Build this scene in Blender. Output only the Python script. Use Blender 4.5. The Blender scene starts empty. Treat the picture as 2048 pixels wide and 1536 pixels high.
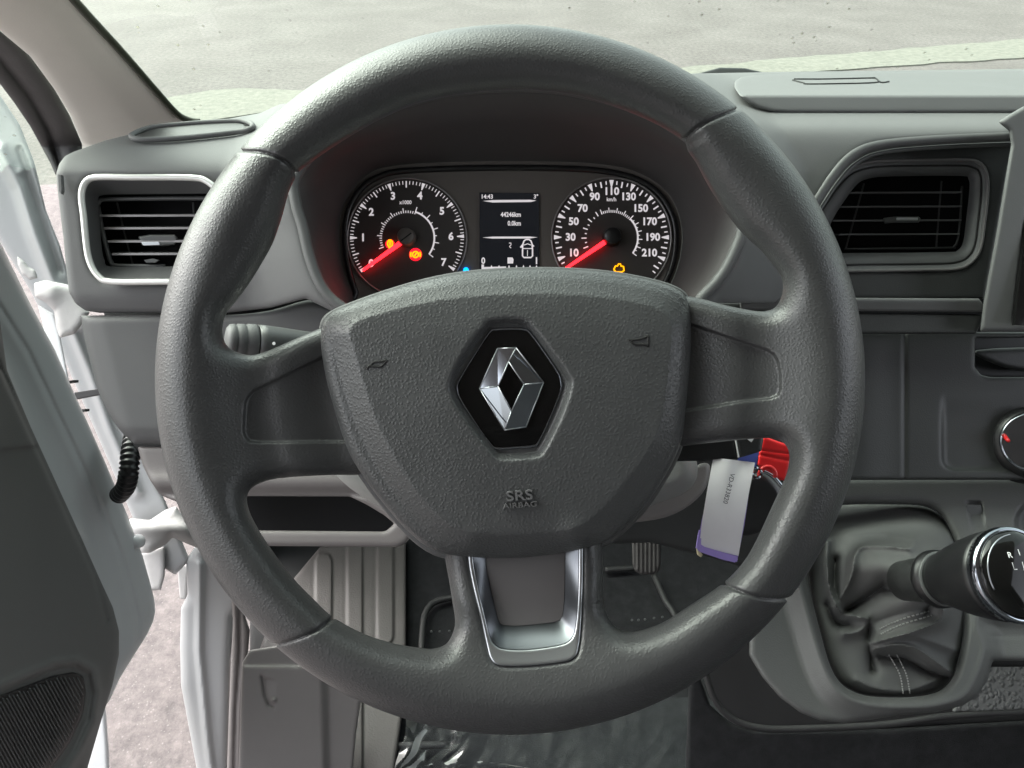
import bpy, bmesh, math, random
import numpy as np
from mathutils import Vector, Matrix
random.seed(7); np.random.seed(7)
scene = bpy.context.scene
# ------------------------------------------------------------------ camera, sky, sun, exposure
FPX = 1479.0                       # focal length in photo pixels
PITCH = math.radians(36)
CAM = np.array([0.0, 0.0, 1.75])
FW = np.array([0, math.cos(PITCH), -math.sin(PITCH)])
UP = np.array([0, math.sin(PITCH), math.cos(PITCH)])
RT = np.array([1.0, 0, 0])
cd = bpy.data.cameras.new('camera'); cam = bpy.data.objects.new('camera', cd)
scene.collection.objects.link(cam); scene.camera = cam
cam.location = CAM; cam.rotation_euler = (math.radians(90) - PITCH, 0, 0)
cd.sensor_width = 36; cd.lens = FPX/2048*36; cd.clip_start = 0.01; cd.clip_end = 500
SUN_EL, SUN_AZ = math.radians(44), math.radians(-58)      # azimuth from +Y towards +X
world = bpy.data.worlds.new('World'); scene.world = world; world.use_nodes = True
wn = world.node_tree; wn.nodes.clear()
sky = wn.nodes.new('ShaderNodeTexSky'); sky.sky_type = 'NISHITA'; sky.sun_disc = False
sky.sun_elevation = SUN_EL; sky.sun_rotation = SUN_AZ; sky.dust_density = 4; sky.air_density = 1.0; sky.ozone_density = 0.6
hsv = wn.nodes.new('ShaderNodeHueSaturation'); hsv.inputs['Saturation'].default_value = 0.22
bg = wn.nodes.new('ShaderNodeBackground'); bg.inputs['Strength'].default_value = 0.14
wo = wn.nodes.new('ShaderNodeOutputWorld')
wn.links.new(sky.outputs[0], hsv.inputs['Color']); wn.links.new(hsv.outputs[0], bg.inputs[0]); wn.links.new(bg.outputs[0], wo.inputs[0])
sd_ = bpy.data.lights.new('sun', 'SUN'); sd_.energy = 1.1; sd_.angle = math.radians(75); sd_.color = (1, 0.97, 0.92)
sun = bpy.data.objects.new('sun', sd_); scene.collection.objects.link(sun)
sdir = Vector((math.sin(SUN_AZ)*math.cos(SUN_EL), math.cos(SUN_AZ)*math.cos(SUN_EL), math.sin(SUN_EL)))
sun.rotation_euler = sdir.to_track_quat('Z', 'Y').to_euler(); sun.location = (0, 0, 10)
scene.view_settings.view_transform = 'Standard'; scene.view_settings.look = 'None'
scene.view_settings.gamma = 1; scene.view_settings.use_curve_mapping = False
scene.view_settings.exposure = 2.2
scene.render.engine = 'CYCLES'
scene.cycles.max_bounces = 8; scene.cycles.diffuse_bounces = 5; scene.cycles.transparent_max_bounces = 8

# ------------------------------------------------------------------ helpers
def P(px, py, w):
    return CAM + RT*((px-1024)/FPX*w) + UP*((768-py)/FPX*w) + FW*w
def Pv(px, py, w):
    px, py, w = np.broadcast_arrays(np.asarray(px, float), np.asarray(py, float), np.asarray(w, float))
    return CAM + np.outer((px-1024)/FPX*w, RT) + np.outer((768-py)/FPX*w, UP) + np.outer(w, FW)
def G(px, py, z=0.0):
    """where the ray of a pixel meets the level z"""
    d = RT*((px-1024)/FPX) + UP*((768-py)/FPX) + FW
    return CAM + d*((z-CAM[2])/d[2])
def wlevel(py, zc):
    """depth at which row py meets the level zc metres below the eye"""
    t = (768-np.asarray(py, float))/FPX
    return zc/(math.sin(PITCH)-math.cos(PITCH)*t)
def sstep(a, b, x):
    t = np.clip((x-a)/(b-a), 0, 1); return t*t*(3-2*t)
def cr(pts, n=8, closed=True):
    pts = np.array(pts, float); N = len(pts); out = []
    rng = range(N) if closed else range(N-1)
    for i in rng:
        if closed: p0, p1, p2, p3 = pts[i-1], pts[i], pts[(i+1) % N], pts[(i+2) % N]
        else: p0, p1, p2, p3 = pts[max(i-1, 0)], pts[i], pts[i+1], pts[min(i+2, N-1)]
        for k in range(n):
            t = k/n
            out.append(0.5*((2*p1)+(-p0+p2)*t+(2*p0-5*p1+4*p2-p3)*t*t+(-p0+3*p1-3*p2+p3)*t**3))
    if not closed: out.append(pts[-1])
    return np.array(out)
def pline(X, Y, pts, closed=False):
    """unsigned distance to a polyline"""
    pts = np.array(pts, float); D = np.full(X.shape, 1e9)
    N = len(pts)
    for i in range(N if closed else N-1):
        a = pts[i]; b = pts[(i+1) % N]; e = b-a; L = e@e + 1e-9
        t = np.clip(((X-a[0])*e[0]+(Y-a[1])*e[1])/L, 0, 1)
        D = np.minimum(D, (X-a[0]-t*e[0])**2+(Y-a[1]-t*e[1])**2)
    return np.sqrt(D)
def sd(X, Y, pts):
    """signed distance to a closed polygon, negative inside"""
    pts = np.array(pts, float); D = pline(X, Y, pts, True); ins = np.zeros(X.shape, bool)
    N = len(pts)
    for i in range(N):
        a = pts[i]; b = pts[(i+1) % N]
        if a[1] == b[1]: continue
        c = ((a[1] > Y) != (b[1] > Y)) & (X < (b[0]-a[0])*(Y-a[1])/(b[1]-a[1])+a[0])
        ins ^= c
    return np.where(ins, -D, D)
def nets(F, o, res):
    """naive surface nets of a 3-D field, fully vectorised"""
    S = F < 0
    c = [S[i:F.shape[0]-1+i, j:F.shape[1]-1+j, k:F.shape[2]-1+k] for i in (0, 1) for j in (0, 1) for k in (0, 1)]
    s = sum(x.astype(np.int8) for x in c); act = (s > 0) & (s < 8)
    I = np.argwhere(act); n = len(I)
    vid = -np.ones(act.shape, np.int64); vid[tuple(I.T)] = np.arange(n)
    offs = np.array([(i, j, k) for i in (0, 1) for j in (0, 1) for k in (0, 1)])
    V = np.stack([F[I[:, 0]+a, I[:, 1]+b, I[:, 2]+d] for a, b, d in offs], 1)
    acc = np.zeros((n, 3)); cnt = np.zeros(n)
    for a in range(8):
        for b in range(a+1, 8):
            if np.abs(offs[a]-offs[b]).sum() != 1: continue
            m = (V[:, a] < 0) != (V[:, b] < 0)
            t = V[m, a]/(V[m, a]-V[m, b])
            acc[m] += offs[a]+t[:, None]*(offs[b]-offs[a]); cnt[m] += 1
    verts = (I+acc/cnt[:, None])*res+o
    faces = []
    for ax in range(3):
        sl0 = [slice(None)]*3; sl1 = [slice(None)]*3; sl0[ax] = slice(0, -1); sl1[ax] = slice(1, None)
        A = S[tuple(sl0)]; B = S[tuple(sl1)]
        E = np.argwhere(A != B); a1, a2 = [(1, 2), (2, 0), (0, 1)][ax]
        ok = (E[:, a1] > 0) & (E[:, a2] > 0) & (E[:, a1] < act.shape[a1]) & (E[:, a2] < act.shape[a2]); E = E[ok]
        q = []
        for d1, d2 in ((-1, -1), (0, -1), (0, 0), (-1, 0)):
            Z = E.copy(); Z[:, a1] += d1; Z[:, a2] += d2; q.append(vid[tuple(Z.T)])
        q = np.stack(q, 1); ins = A[tuple(E.T)]
        q[~ins] = q[~ins][:, ::-1]
        faces.append(q)
    return verts, np.concatenate(faces)
ORG = {}
def link(o, parent=None):
    scene.collection.objects.link(o)
    if parent is not None: o.parent = parent
def thing(name, label, cat, at, group=None, kind=None):
    o = bpy.data.objects.new(name, None); o.empty_display_size = 0.05; link(o)
    o.location = at; ORG[o.name] = np.array(at, float)
    o['label'] = label; o['category'] = cat
    if group: o['group'] = group
    if kind: o['kind'] = kind
    return o
def mesh(name, V, F, mat, parent=None, smooth=False, bevel=0, label=None):
    me = bpy.data.meshes.new(name)
    V = np.asarray(V, float); org = ORG[parent.name] if parent is not None else np.zeros(3)
    me.from_pydata((V-org).tolist(), [], [tuple(int(i) for i in f) for f in F]); me.update()
    if mat: me.materials.append(mat)
    if smooth:
        me.polygons.foreach_set('use_smooth', [True]*len(me.polygons))
    o = bpy.data.objects.new(name, me); link(o, parent); ORG[o.name] = org
    if bevel:
        b = o.modifiers.new('bevel', 'BEVEL'); b.width = bevel; b.segments = 3; b.limit_method = 'ANGLE'; b.angle_limit = math.radians(40)
        b.harden_normals = False
    if label: o['label'] = label
    return o
def top(o, label, cat, group=None, kind=None):
    if label: o['label'] = label
    if cat: o['category'] = cat
    if group: o['group'] = group
    if kind: o['kind'] = kind
    return o
def sculpt(name, bbox, res, zr, field, wf, mat, parent, label=None, zs=None, smooth=True):
    x0, y0, x1, y1 = bbox
    xs = np.arange(x0, x1+res, res); ys = np.arange(y0, y1+res, res); zz = np.arange(zr[0], zr[1]+res, res)
    X, Y = np.meshgrid(xs, ys, indexing='ij')
    fz = field(X, Y)
    F = np.stack([fz(z).astype(np.float32) for z in zz], 2)
    V, Q = nets(F, np.array([x0, y0, zr[0]]), res)
    w = wf(V[:, 0], V[:, 1]) if callable(wf) else np.full(len(V), wf)
    s = (zs if zs else (np.mean(w)))/FPX
    Wd = Pv(V[:, 0], V[:, 1], w - V[:, 2]*s)
    a, b_, c_ = Wd[Q[:, 0]], Wd[Q[:, 1]], Wd[Q[:, 2]]; m0 = Wd.mean(0); d_ = Wd[Q[:, 3]]
    vol = np.einsum('ij,ij->', a-m0, np.cross(b_-m0, c_-m0))+np.einsum('ij,ij->', a-m0, np.cross(c_-m0, d_-m0))
    return mesh(name, Wd, Q[:, ::-1] if vol < 0 else Q, mat, parent, smooth, label=label)
def slab(name, poly, w, T, r, mat, parent, holes=(), H=None, res=4, label=None, zs=None, d2f=None, bbox=None):
    """rounded sheet: outline in the photo's plane, own depth w, thickness T and edge radius r (same units as the outline)"""
    poly = np.array(poly, float)
    bb = bbox or (poly[:, 0].min()-2.3*res, poly[:, 1].min()-2.3*res, poly[:, 0].max()+2*res, poly[:, 1].max()+2*res)
    st = {}
    def field(X, Y):
        d = sd(X, Y, poly)
        for h in holes: d = np.maximum(d, -sd(X, Y, h))
        if d2f is not None: d = d2f(X, Y, d)
        h = H(X, Y, d) if H else 0*X
        st['h'] = (h[d < 3*res].min(), h[d < 3*res].max())
        def f(z):
            q1 = d+r; q2 = np.abs(z-(h-T/2))-T/2+r
            return np.hypot(np.maximum(q1, 0), np.maximum(q2, 0))+np.minimum(np.maximum(q1, q2), 0)-r
        return f
    xs = np.arange(bb[0], bb[2], res*3); ys = np.arange(bb[1], bb[3], res*3)
    X, Y = np.meshgrid(xs, ys, indexing='ij'); field(X, Y)
    zr = (st['h'][0]-T-2.6*res-6, st['h'][1]+2.6*res+6)
    return sculpt(name, bb, res, zr, field, w, mat, parent, label, zs)
class MB:
    def __init__(s): s.v = []; s.f = []; s.n = 0
    def add(s, V, F):
        s.v.append(np.asarray(V, float)); s.f += [tuple(int(i)+s.n for i in f) for f in F]; s.n += len(V); return s
    def prism(s, front, back):
        front = np.asarray(front, float); back = np.asarray(back, float); n = len(front)
        return s.add(np.vstack([front, back]), [tuple(range(n))[::-1], tuple(range(n, 2*n))]+[(i, (i+1) % n, n+(i+1) % n, n+i) for i in range(n)])
    def plate(s, poly, w, th, nrm=None):
        """flat polygon at depth w (number or list), thickness th away from the viewer"""
        poly = np.array(poly, float); f = Pv(poly[:, 0], poly[:, 1], w)
        return s.prism(f, f+(FW if nrm is None else np.asarray(nrm))*th)
    def tube(s, pts, r, n=10, caps=True, closed=False):
        pts = np.asarray(pts, float); N = len(pts); rr = np.broadcast_to(r, (N,))
        V = []; prev = None
        for i in range(N):
            if closed: t = pts[(i+1) % N]-pts[i-1]
            else: t = pts[min(i+1, N-1)]-pts[max(i-1, 0)]
            t = t/(np.linalg.norm(t)+1e-12)
            if prev is None:
                a = np.array([0, 0, 1.0]) if abs(t[2]) < 0.9 else np.array([1.0, 0, 0])
                u = np.cross(t, a)
            else: u = prev-t*(prev@t)
            u /= np.linalg.norm(u); prev = u; v = np.cross(t, u)
            for k in range(n):
                a = 2*math.pi*k/n; V.append(pts[i]+rr[i]*(u*math.cos(a)+v*math.sin(a)))
        F = []
        for i in range(N if closed else N-1):
            j = (i+1) % N
            for k in range(n): F.append((i*n+k, i*n+(k+1) % n, j*n+(k+1) % n, j*n+k))
        if caps and not closed: F += [tuple(range(n))[::-1], tuple(range((N-1)*n, N*n))]
        return s.add(V, F)
    def revolve(s, a, axis, prof, n=40, e=None):
        """prof: (distance along axis, radius)"""
        axis = np.asarray(axis, float)/np.linalg.norm(axis)
        u = np.cross(axis, UP); u /= np.linalg.norm(u); v = np.cross(u, axis)
        V = []
        for t, r in prof:
            for k in range(n):
                an = 2*math.pi*k/n; V.append(a+axis*t+r*(u*math.cos(an)+v*math.sin(an)))
        F = []
        for i in range(len(prof)-1):
            for k in range(n): F.append((i*n+k, i*n+(k+1) % n, (i+1)*n+(k+1) % n, (i+1)*n+k))
        F += [tuple(range(n))[::-1], tuple(range((len(prof)-1)*n, len(prof)*n))]
        return s.add(V, F)
    def box(s, c, ax, ay, az):
        c, ax, ay, az = [np.asarray(q, float) for q in (c, ax, ay, az)]
        V = [c+i*ax+j*ay+k*az for i in (-1, 1) for j in (-1, 1) for k in (-1, 1)]
        return s.add(V, [(0, 1, 3, 2), (4, 6, 7, 5), (0, 4, 5, 1), (2, 3, 7, 6), (0, 2, 6, 4), (1, 5, 7, 3)])
    def text(s, body, at, size, right=RT, up=UP, align='CENTER', bold=0.0, extrude=0.0, shear=0):
        """size = cap height in metres"""
        cu = bpy.data.curves.new('t', 'FONT'); cu.body = body; cu.size = 1; cu.align_x = align; cu.align_y = 'CENTER'
        cu.offset = bold; cu.extrude = extrude/size*0.7 if size else 0; cu.resolution_u = 3; cu.shear = shear
        o = bpy.data.objects.new('t', cu); scene.collection.objects.link(o)
        dg = bpy.context.evaluated_depsgraph_get(); me = o.evaluated_get(dg).to_mesh()
        k = size/0.7; n = np.cross(right, up)
        V = [at+np.asarray(right)*v.co.x*k+np.asarray(up)*v.co.y*k+n*v.co.z*k for v in me.vertices]
        F = [tuple(p.vertices) for p in me.polygons]
        if V: s.add(V, F)
        bpy.data.objects.remove(o); bpy.data.curves.remove(cu)
        return s
    def build(s, name, mat, parent=None, smooth=False, bevel=0, label=None):
        return mesh(name, np.vstack(s.v), s.f, mat, parent, smooth, bevel, label)
def px2m(px, w): return px*w/FPX

# ------------------------------------------------------------------ materials
def mat(name, col, rough=0.5, metal=0.0, bump=None, var=0.0, spec=0.5, coat=0.0, emit=None, es=0.0, varscale=6, cells=None, crough=0.1):
    m = bpy.data.materials.new(name); m.use_nodes = True; nt = m.node_tree; N = nt.nodes; L = nt.links
    b = N['Principled BSDF']; b.inputs['Base Color'].default_value = (*col, 1); b.inputs['Roughness'].default_value = rough
    b.inputs['Metallic'].default_value = metal; b.inputs['Specular IOR Level'].default_value = spec
    b.inputs['Coat Weight'].default_value = coat; b.inputs['Coat Roughness'].default_value = crough
    if emit: b.inputs['Emission Color'].default_value = (*emit, 1); b.inputs['Emission Strength'].default_value = es
    tc = N.new('ShaderNodeTexCoord')
    if var:
        n = N.new('ShaderNodeTexNoise'); n.inputs['Scale'].default_value = varscale; n.inputs['Detail'].default_value = 8; n.inputs['Roughness'].default_value = 0.65
        L.new(tc.outputs['Object'], n.inputs['Vector'])
        mr = N.new('ShaderNodeMapRange'); mr.inputs[1].default_value = 0.3; mr.inputs[2].default_value = 0.7
        mr.inputs[3].default_value = 1-var; mr.inputs[4].default_value = 1+var; L.new(n.outputs[0], mr.inputs[0])
        mx = N.new('ShaderNodeVectorMath'); mx.operation = 'SCALE'; mx.inputs[0].default_value = col
        L.new(mr.outputs[0], mx.inputs['Scale']); L.new(mx.outputs[0], b.inputs['Base Color'])
        m2 = N.new('ShaderNodeMapRange'); m2.inputs[1].default_value = 0.3; m2.inputs[2].default_value = 0.7
        m2.inputs[3].default_value = rough-0.06; m2.inputs[4].default_value = min(1, rough+0.06)
        L.new(n.outputs[0], m2.inputs[0]); L.new(m2.outputs[0], b.inputs['Roughness'])
    if cells:                                   # pebbled grain: (cells per metre, depth in metres, strength)
        sc, dist, st = cells
        wz = N.new('ShaderNodeTexNoise'); wz.inputs['Scale'].default_value = sc*0.45; wz.inputs['Detail'].default_value = 2
        L.new(tc.outputs['Object'], wz.inputs['Vector'])
        ad = N.new('ShaderNodeVectorMath'); ad.operation = 'MULTIPLY_ADD'; ad.inputs[1].default_value = (1.1/sc,)*3
        L.new(wz.outputs['Color'], ad.inputs[0]); L.new(tc.outputs['Object'], ad.inputs[2])
        v = N.new('ShaderNodeTexVoronoi'); v.feature = 'SMOOTH_F1'; v.inputs['Smoothness'].default_value = 0.25; v.inputs['Scale'].default_value = sc
        L.new(ad.outputs[0], v.inputs['Vector'])
        mr = N.new('ShaderNodeMapRange'); mr.interpolation_type = 'SMOOTHSTEP'; mr.inputs[1].default_value = 0.12; mr.inputs[2].default_value = 0.62; mr.inputs[3].default_value = 1; mr.inputs[4].default_value = 0
        L.new(v.outputs['Distance'], mr.inputs[0])
        bp = N.new('ShaderNodeBump'); bp.inputs['Strength'].default_value = st; bp.inputs['Distance'].default_value = dist
        L.new(mr.outputs[0], bp.inputs['Height']); L.new(bp.outputs[0], b.inputs['Normal'])
    elif bump:
        sc, dist, st = bump
        n = N.new('ShaderNodeTexNoise'); n.inputs['Scale'].default_value = sc; n.inputs['Detail'].default_value = 3
        L.new(tc.outputs['Object'], n.inputs['Vector'])
        bp = N.new('ShaderNodeBump'); bp.inputs['Strength'].default_value = st; bp.inputs['Distance'].default_value = dist
        L.new(n.outputs[0], bp.inputs['Height']); L.new(bp.outputs[0], b.inputs['Normal'])
    return m
M = {}
M['leather'] = mat('wheel_leather_grain', (0.053, 0.054, 0.055), 0.37, cells=(680, 0.0004, 0.25), var=0.06, varscale=30)
M['pad'] = mat('airbag_cover_grain', (0.068, 0.070, 0.071), 0.39, cells=(620, 0.0004, 0.38), var=0.06, varscale=30)
M['shift_leather'] = mat('soft_black_leather', (0.100, 0.101, 0.099), 0.66, bump=(700, 0.0004, 0.35), var=0.08, varscale=25)
M['dash'] = mat('grey_dash_plastic', (0.140, 0.141, 0.142), 0.62, spec=0.3, bump=(1100, 0.00025, 0.5), var=0.04, varscale=14)
M['dash_mid'] = mat('mid_grey_plastic', (0.105, 0.106, 0.107), 0.55, spec=0.4, bump=(1100, 0.00025, 0.5), var=0.05, varscale=14)
M['pedal'] = mat('pedal_rubber', (0.055, 0.05, 0.05), 0.7, bump=(500, 0.0006, 0.5), var=0.2, varscale=90)
M['kick'] = mat('kick_panel_black', (0.02, 0.02, 0.021), 0.8)
M['console'] = mat('console_plastic', (0.085, 0.086, 0.085), 0.5, bump=(900, 0.0004, 0.6), var=0.05, varscale=14)
M['dash_dark'] = mat('charcoal_plastic', (0.025, 0.026, 0.026), 0.45, bump=(900, 0.0003, 0.5), var=0.08, varscale=14)
M['hood'] = mat('hood_black_plastic', (0.06, 0.056, 0.056), 0.55, bump=(1200, 0.0002, 0.4), var=0.05, varscale=14)
M['black'] = mat('black_plastic', (0.012, 0.012, 0.013), 0.35, var=0.1, varscale=30)
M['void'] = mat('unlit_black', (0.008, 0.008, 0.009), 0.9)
M['gloss_black'] = mat('gloss_black', (0.006, 0.006, 0.006), 0.06, spec=0.4)
M['chrome'] = mat('chrome', (0.36, 0.39, 0.43), 0.07, 1.0)
M['satin'] = mat('satin_silver', (0.46, 0.48, 0.50), 0.34, 1.0, bump=(900, 0.0001, 0.2))
M['bright_trim'] = mat('bright_trim_ring', (0.80, 0.80, 0.77), 0.25, 0.3)
M['panel_matte'] = mat('matte_grey_insert', (0.115, 0.11, 0.11), 0.55, bump=(1300, 0.0001, 0.3))
M['white'] = mat('white_body_paint', (0.32, 0.328, 0.333), 0.4, coat=0.3, var=0.02, varscale=5)
M['white_rough'] = mat('white_hinge_paint', (0.36, 0.352, 0.348), 0.5, var=0.08, varscale=18, bump=(120, 0.0012, 0.4))
M['beige'] = mat('pillar_trim_beige', (0.64, 0.615, 0.56), 0.75, bump=(900, 0.0003, 0.35), var=0.03, varscale=10)
M['rubber'] = mat('seal_rubber', (0.028, 0.027, 0.028), 0.6, bump=(700, 0.0004, 0.4), var=0.12, varscale=30)
M['lining'] = mat('roof_lining_grey', (0.30, 0.29, 0.275), 0.9, bump=(500, 0.0005, 0.4))
M['bevel'] = mat('satin_shaded_bevel', (0.13, 0.138, 0.15), 0.3, 1.0)  # shaded copy of the satin silver, the bevel's darkness put into its colour
M['olive'] = mat('windscreen_edge_seal', (0.030, 0.034, 0.018), 0.6)
M['door_dark'] = mat('door_card_charcoal', (0.145, 0.144, 0.140), 0.58, bump=(900, 0.0003, 0.5), var=0.06, varscale=9)
M['door_light'] = mat('door_frame_grey_white', (0.56, 0.57, 0.58), 0.38, coat=0.3, var=0.03, varscale=6)
M['warm_grey'] = mat('warm_grey_plastic', (0.165, 0.152, 0.149), 0.5, bump=(1000, 0.0003, 0.5), var=0.05, varscale=12)
M['mat_rubber'] = mat('ribbed_rubber', (0.080, 0.072, 0.070), 0.55, bump=(420, 0.0008, 0.55), var=0.07, varscale=18)
M['carpet'] = mat('black_carpet', (0.026, 0.026, 0.028), 0.95, spec=0.1, bump=(1500, 0.001, 0.9), var=0.25, varscale=60)
M['pebble'] = mat('pebbled_tray_rubber', (0.20, 0.205, 0.20), 0.45, cells=(190, 0.003, 0.9))
M['shroud'] = mat('column_shroud_grey', (0.23, 0.235, 0.225), 0.5, bump=(1000, 0.0002, 0.4))
M['stalk'] = mat('stalk_grey', (0.085, 0.088, 0.088), 0.38, bump=(1200, 0.0001, 0.3))
M['paint_mark'] = mat('white_marking', (0.8, 0.8, 0.8), 0.5)
M['groove'] = mat('dark_groove', (0.012, 0.012, 0.012), 0.7)
M['red'] = mat('red_plastic', (0.62, 0.012, 0.014), 0.4, bump=(300, 0.0003, 0.3), var=0.06, varscale=60)
M['tag'] = mat('white_paper_tag', (0.82, 0.80, 0.82), 0.42, coat=0.3, var=0.03, varscale=50)
M['purple'] = mat('purple_tag_border', (0.36, 0.27, 0.66), 0.4)
M['blue'] = mat('blue_tag_corner', (0.14, 0.19, 0.62), 0.35)
M['ink'] = mat('grey_print', (0.05, 0.045, 0.06), 0.6)
M['cream'] = mat('cream_plastic', (0.7, 0.62, 0.40), 0.5)
M['tread'] = mat('stitch_thread', (0.30, 0.30, 0.29), 0.7)
M['dial'] = mat('dial_face', (0.05, 0.044, 0.042), 0.55)
M['clusterface'] = mat('cluster_face', (0.13, 0.116, 0.106), 0.55, var=0.04, varscale=20)
M['ring'] = mat('dial_ring', (0.30, 0.29, 0.29), 0.35, 0.6)
M['lit'] = mat('lit_white_print', (0.7, 0.68, 0.70), 0.5, emit=(1.0, 0.93, 0.96), es=0.11)
M['screen'] = mat('display_screen', (0.012, 0.014, 0.020), 0.25, emit=(0.05, 0.055, 0.07), es=0.02)
M['needle'] = mat('lit_red_needle', (0.5, 0.01, 0.01), 0.5, emit=(1.0, 0.010, 0.016), es=1.5)
M['glow_red'] = mat('red_lamp_glow', (0.3, 0.0, 0.0), 0.5, emit=(1.0, 0.01, 0.03), es=0.35)
M['lamp_amber'] = mat('amber_warning_lamp', (0.4, 0.2, 0.0), 0.5, emit=(1.0, 0.36, 0.0), es=0.45)
M['lamp_blue'] = mat('blue_warning_lamp', (0.0, 0.1, 0.4), 0.5, emit=(0.0, 0.25, 1.0), es=0.9)
def glass(name, tint, dirt):
    m = bpy.data.materials.new(name); m.use_nodes = True; nt = m.node_tree; N = nt.nodes; L = nt.links; N.clear()
    out = N.new('ShaderNodeOutputMaterial'); tr = N.new('ShaderNodeBsdfTransparent'); tr.inputs[0].default_value = (*tint, 1)
    gl = N.new('ShaderNodeBsdfGlossy'); gl.inputs['Roughness'].default_value = 0.02
    fr = N.new('ShaderNodeFresnel'); fr.inputs[0].default_value = 1.45
    mx = N.new('ShaderNodeMixShader'); L.new(fr.outputs[0], mx.inputs[0]); L.new(tr.outputs[0], mx.inputs[1]); L.new(gl.outputs[0], mx.inputs[2])
    tc = N.new('ShaderNodeTexCoord'); v = N.new('ShaderNodeTexVoronoi'); v.inputs['Scale'].default_value = 60; L.new(tc.outputs['Object'], v.inputs['Vector'])
    r = N.new('ShaderNodeMapRange'); r.inputs[1].default_value = 0.05; r.inputs[2].default_value = 0.13; r.inputs[3].default_value = dirt; r.inputs[4].default_value = 0
    L.new(v.outputs['Distance'], r.inputs[0])
    n2 = N.new('ShaderNodeTexNoise'); n2.inputs['Scale'].default_value = 9; L.new(tc.outputs['Object'], n2.inputs['Vector'])
    r2 = N.new('ShaderNodeMapRange'); r2.inputs[1].default_value = 0.42; r2.inputs[2].default_value = 0.60; L.new(n2.outputs[0], r2.inputs[0])
    mu = N.new('ShaderNodeMath'); mu.operation = 'MULTIPLY'; L.new(r.outputs[0], mu.inputs[0]); L.new(r2.outputs[0], mu.inputs[1])
    df = N.new('ShaderNodeBsdfDiffuse'); df.inputs[0].default_value = (0.55, 0.55, 0.45, 1)
    m2 = N.new('ShaderNodeMixShader'); L.new(mu.outputs[0], m2.inputs[0]); L.new(mx.outputs[0], m2.inputs[1]); L.new(df.outputs[0], m2.inputs[2])
    L.new(m2.outputs[0], out.inputs[0]); return m
M['glass'] = glass('windscreen_glass', (0.755, 0.86, 0.775), 0.8)
def film(name):
    m = bpy.data.materials.new(name); m.use_nodes = True; nt = m.node_tree; N = nt.nodes; L = nt.links; N.clear()
    out = N.new('ShaderNodeOutputMaterial'); tr = N.new('ShaderNodeBsdfTransparent'); tr.inputs[0].default_value = (0.9, 0.92, 0.93, 1)
    gl = N.new('ShaderNodeBsdfGlossy'); gl.inputs['Roughness'].default_value = 0.33
    df = N.new('ShaderNodeBsdfDiffuse'); df.inputs[0].default_value = (0.35, 0.38, 0.40, 1)
    m1 = N.new('ShaderNodeMixShader'); m1.inputs[0].default_value = 0.03; L.new(tr.outputs[0], m1.inputs[1]); L.new(df.outputs[0], m1.inputs[2])
    fr = N.new('ShaderNodeFresnel'); fr.inputs[0].default_value = 1.22
    m2 = N.new('ShaderNodeMixShader'); L.new(fr.outputs[0], m2.inputs[0]); L.new(m1.outputs[0], m2.inputs[1]); L.new(gl.outputs[0], m2.inputs[2])
    tc = N.new('ShaderNodeTexCoord'); n = N.new('ShaderNodeTexNoise'); n.inputs['Scale'].default_value = 9; n.inputs['Detail'].default_value = 2; n.inputs['Distortion'].default_value = 0.6
    L.new(tc.outputs['Object'], n.inputs['Vector']); bp = N.new('ShaderNodeBump'); bp.inputs['Distance'].default_value = 0.01; bp.inputs['Strength'].default_value = 0.3
    L.new(n.outputs[0], bp.inputs['Height']); L.new(bp.outputs[0], gl.inputs['Normal'])
    L.new(m2.outputs[0], out.inputs[0]); return m
M['film'] = film('clear_plastic_film')
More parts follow.
